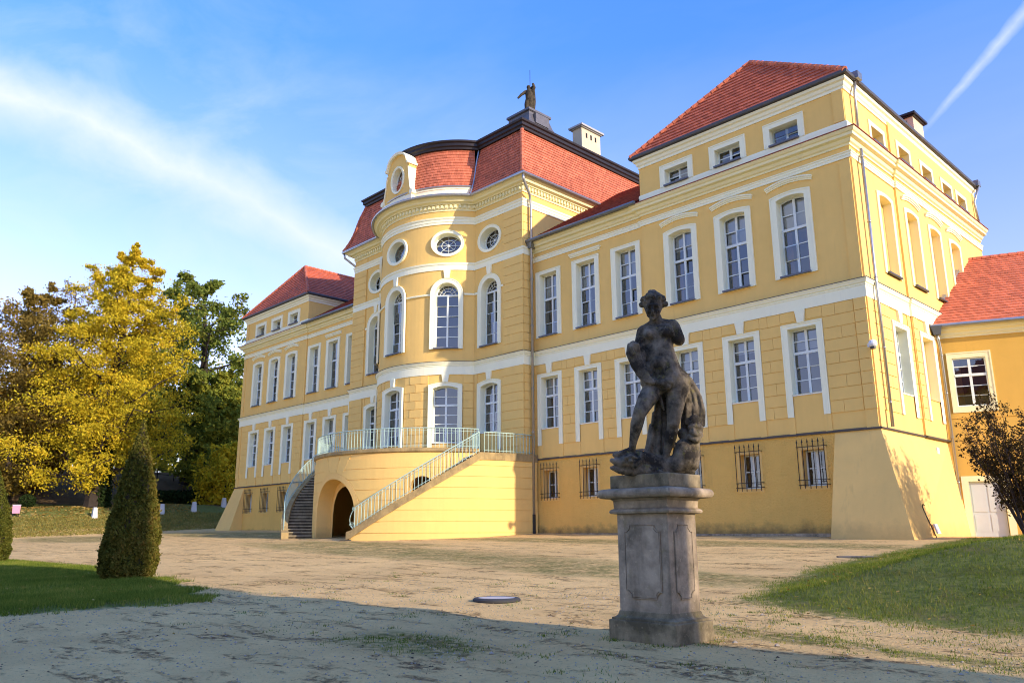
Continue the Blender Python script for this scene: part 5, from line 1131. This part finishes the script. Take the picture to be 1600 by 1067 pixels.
# ------------------------------------------------------------------ small things
def stone_post(x, y, h, label):
    z = Hs(x, y); o = part('marker_post', lvl(MB(), [(.22,.22,-.2),(.20,.20,.0),(.14,.14,h-.04),(.11,.11,h)]), 'white_stone'); o.location = (x, y, z)
    bev(o, .02); tag(o, label, 'post', 'white marker posts on the grass bank')
stone_post(-33.4,-7.6,.82,'white marker post nearest the golden tree'); stone_post(-33.9,-2.2,.82,'white marker post between the yew cone and the hedge')
stone_post(-34.3,.7,.82,'second white marker post from the palace corner'); stone_post(-36.1,4.2,.82,'white marker post closest to the palace buttress')
z = Hs(-34.2,-12.9); bn = thing('notice_board', 'small pink and white notice board by the lighter cone', 'sign', (-34.2,-12.9,z), .8)
part('panel', lvl(MB(), [(.26,.05,.25),(.29,.05,.85)]), 'pink_paint', bn); part('edge', MB().box(-.31,.31,-.04,.04,.85,.9), 'white_stone', bn); part('leg', MB().box(-.22,-.17,-.03,.03,-.1,.3), 'iron', bn); part('leg', MB().box(.17,.22,-.03,.03,-.1,.3), 'iron', bn)
rng = np.random.default_rng(12); n = 2600; d = rng.normal(size=(n,3)); d /= np.linalg.norm(d, axis=1)[:,None]
bs = thing('ball_shrub', 'small round dark evergreen ball on the brown slope', 'shrub', (-38.2,-11.3,Hs(-38.2,-11.3)))
quads('foliage', leaf_quads(d*np.array([.62,.62,.52])*rng.uniform(.85,1.03,(n,1))+np.array([0,0,.5]), .05, rng), 'leaf_ivy', bs); part('stem', MB().tube([(0,0,-.1),(0,0,.5)], .08, 6), 'bark', bs)
lz = Hs(-34.9,5.6); lp = thing('street_lamp', 'slim dark lamp post with white domed head behind the buttress', 'lamp', (-34.9,5.6,lz))
part('pole', MB().tube([(0,0,-.1),(0,0,4.1)], [.07,.045], 8), 'iron', lp); part('head', lvl(MB(), [(.1,.1,4.1),(.42,.42,4.15),(.40,.40,4.28),(.2,.2,4.42)]), 'camera_white', lp)
# post and rail fence on the far bank
fn = thing('rail_fence', 'thin dark rail fence far off behind the golden tree', 'fence', (0,0,0))
pf = [(-55+.4*i, -9+i*1.6) for i in range(12)]
for x, y in pf: part('post', MB().box(x-.04,x+.04,y-.04,y+.04,Hs(x,y)-.1,Hs(x,y)+1.15), 'iron', fn)
for dz in (.55, 1.05): part('rail', MB().tube([(x, y, Hs(x,y)+dz) for x, y in pf], .03, 5), 'iron', fn)
# well ring with its lid
wx, wy = 26.72, -20.0; wz = Hs(wx, wy)-.02
wl = thing('manhole', 'low dark ring with a pale round manhole lid in the sand', 'manhole', (wx, wy, wz))
pr_ = [(.35,0),(.372,.03),(.372,.055),(.35,.075),(.30,.08),(.285,.065)]; mb = MB(); N = 40
for (r0, z0), (r1, z1) in zip(pr_, pr_[1:]):
    for i in range(N):
        a, b = 2*PI*i/N, 2*PI*(i+1)/N; mb.add([(r0*math.cos(a),r0*math.sin(a),z0),(r0*math.cos(b),r0*math.sin(b),z0),(r1*math.cos(b),r1*math.sin(b),z1),(r1*math.cos(a),r1*math.sin(a),z1)], [(0,1,2,3)])
part('ring', mb, 'rubber', wl, True); part('lid', MB().tube([(0,0,.02),(0,0,.074)], .292, 40), 'plate_metal', wl)
x, y = 27.55, -8.5; o = part('drain_cover', MB().box(-.5,.5,-.25,.25,-.03,.025), 'pedestal_stone'); o.location = (x, y, Hs(x, y)+.01); o.rotation_euler = (0,0,-.1); tag(o, 'thin pale drain slab lying in the sand beside the grass bank', 'drain cover')
part('joint', MB().box(-.004,.004,-.24,.24,.024,.027), 'wood_gap', o)
tag(part('foot_kerb', MB().box(15.3,23.40,-.14,-.02,.8,1.06).box(8.25,15.3,-.10,.06,.82,1.10), 'pedestal_stone'), 'low grey rubble kerb along the foot of the palace wall', 'kerb')
# neighbouring outbuilding beyond the picture that shades the foreground
ob = thing('outbuilding', 'tall service building outside the picture that shades the forecourt', 'building', (47.5, -20.15, 0), SUN_AZ)
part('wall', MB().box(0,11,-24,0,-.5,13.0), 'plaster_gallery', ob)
part('roof', lvl(MB(), [(6,12.6,13),(6,12.6,13.15),(.3,7,18.2)]), 'roof_tile', ob).location = (5.5,-12.2,0)
for i in range(5): part('window', MB().box(-.03,.02,-22+i*4.6,-20.8+i*4.6,3.5,5.8).box(-.03,.02,-22+i*4.6,-20.8+i*4.6,8,10.2), 'slate_sill', ob)
# ------------------------------------------------------------------ grass, leaves, pebbles
def blades(name, label, X, Y, hmin, hmax, w, rng, m, parent=None):
    n = len(X); Z = H(X, Y)-.005; a = rng.uniform(0, 2*PI, n); hh = rng.uniform(hmin, hmax, n); bend = rng.normal(size=(n,2))*hh[:,None]*.35
    ww = w*rng.uniform(.6,1.3,n); dx, dy = np.cos(a)*ww/2, np.sin(a)*ww/2
    V = np.stack([np.stack([X-dx, Y-dy, Z], -1), np.stack([X+dx, Y+dy, Z], -1), np.stack([X+bend[:,0], Y+bend[:,1], Z+hh], -1)], 1)
    return tag(quads(name, V, m), label, 'grass', kind='stuff')
rng = np.random.default_rng(77)
def scatter(P, n, lo, hi, pad=-.15, dens=None):
    x = rng.uniform(lo[0], hi[0], n); y = rng.uniform(lo[1], hi[1], n); k = sdist(P, x, y)+.28*wav(x, y, 2.1, 1)+.15*wav(x, y, 5.3, 2) > pad+.35*np.abs(rng.normal(size=n)); return x[k], y[k]
x, y = scatter(MOUND, 420000, (27.4,-20), (38.5,2)); d = np.hypot(x-36.3, y+28.9); k = (rng.uniform(0,1,len(x)) < np.clip(11/d, .15, 1)**1.5) & (wav(x,y,1.3,5)+wav(x,y,3.3,2)*.6 > rng.uniform(-2.4,.6,len(x))); blades('grass', 'short green grass on the bank by the gallery', x[k], y[k], .02, .06, .010, rng, 'grass_blade')
x, y = scatter(LAWN, 520000, (2,-29), (23.5,-20.6)); d = np.hypot(x-36.3, y+28.9); k = (rng.uniform(0,1,len(x)) < np.clip(14/d, .2, 1)) & (wav(x,y,1.1,3)+wav(x,y,2.9,1)*.6 > rng.uniform(-2.6,.4,len(x))); blades('grass', 'green lawn around the clipped cones', x[k], y[k], .03, .09, .014, rng, 'grass_blade')
tx, ty = [], []
for i in range(400):
    if i < 45: cx, cy = rng.normal(29.1, .55), rng.normal(-23.35, .25)
    elif i < 130: cx, cy = rng.uniform(30.6, 34.5), None; cy = -20.55-.12*(cx-32)+rng.normal()*.22
    elif i < 230: cx, cy = rng.uniform(29.5, 34.5), rng.uniform(-20.6, -18.6)
    elif i < 260: a = rng.uniform(0, 2*PI); cx, cy = PX+.56*math.cos(a), PY+.47*math.sin(a)
    else: cx, cy = rng.uniform(20, 33), rng.uniform(-24.5, -17)
    m = int(rng.integers(8, 40)); r = rng.uniform(.03, .13); tx.append(rng.normal(cx, r, m)); ty.append(rng.normal(cy, r, m))
tx, ty = np.concatenate(tx), np.concatenate(ty)
blades('grass_tufts', 'sparse green grass tufts in the sandy forecourt', tx, ty, .012, .042, .010, rng, 'grass_blade')
x, y = scatter(MOUND, 60000, (28,-20), (38,-4)); k = wav(x,y,1.0,8)+wav(x,y,2.7,3)*.7 > rng.uniform(.2,1.6,len(x)); blades('dry_grass', 'yellowed grass blades among the green of the bank', x[k], y[k], .02, .09, .009, rng, 'grass_dry')
x, y = rng.uniform(-34,-29,16000), rng.uniform(-16,6,16000); blades('bank_grass', 'rough grass on the far bank', x, y, .06, .2, .08, rng, 'grass_dry')
def litter(n, lo, hi, size, P=None):
    x = rng.uniform(lo[0], hi[0], n); y = rng.uniform(lo[1], hi[1], n)
    if P is not None: k = sdist(P, x, y) > -.3; x, y = x[k], y[k]
    C = np.stack([x, y, H(x, y)+.035], -1); q = leaf_quads(C, size, rng); q[...,2] = C[:,None,2]+(q[...,2]-C[:,None,2])*.35; return q
L = np.concatenate([litter(420, (28,-20), (37,-4), .03, MOUND), litter(260, (8,-27), (23,-21), .035, LAWN), litter(7000,(-41,-15),(-29.5,1),.10), litter(130, (20,-25), (33,-16), .024), litter(300,(-34,-16),(-29,4),.07)])
tag(quads('fallen_leaves', L, 'fallen_leaf'), 'scattered fallen autumn leaves', 'leaves', kind='stuff')
x = rng.uniform(22, 35, 3800); y = rng.uniform(-26.5, -17.5, 3800); k = (sdist(MOUND, x, y) < 0) & (sdist(LAWN, x, y) < 0); x, y = x[k], y[k]
pb = MB(); zz = H(x, y)
for x, y, z in zip(x, y, zz):
    r = rng.uniform(.005, .016)*(2.2 if rng.uniform() < .02 else 1); z = z+r*.2; j = lambda: rng.uniform(.7,1.2)*r
    pb.add([(x-j(),y,z),(x,y-j(),z),(x+j(),y,z),(x,y+j(),z),(x,y,z+j()*.7),(x,y,z-r)], [(0,1,4),(1,2,4),(2,3,4),(3,0,4),(1,0,5),(2,1,5),(3,2,5),(0,3,5)])
n = 5200; x = rng.uniform(20, 35, n); y = rng.uniform(-27, -17.5, n); k = (sdist(MOUND, x, y) < 0) & (sdist(LAWN, x, y) < 0) & (wav(x*.5, y*2.2, .9, 4)+.8*wav(x, y, 2.1, 7) > rng.uniform(-.2, 1.6, n)); x, y = x[k], y[k]; zz = H(x, y); cl = MB()
for x, y, z in zip(x, y, zz):
    r = rng.uniform(.006, .022); j = lambda: rng.uniform(.6,1.4)*r; z = z-.002
    cl.add([(x-j(),y,z),(x,y-j(),z),(x+j(),y,z),(x,y+j(),z),(x+j()*.2,y,z+j()*.55)], [(0,1,4),(1,2,4),(2,3,4),(3,0,4)])
tag(part('dirt_clods', cl, 'bark_litter'), 'crumbs of dark earth churned up in the wheel tracks', 'dirt', kind='stuff')
tag(part('pebbles', pb, 'pebble'), 'small stones and clods strewn over the sand', 'pebbles', kind='stuff')
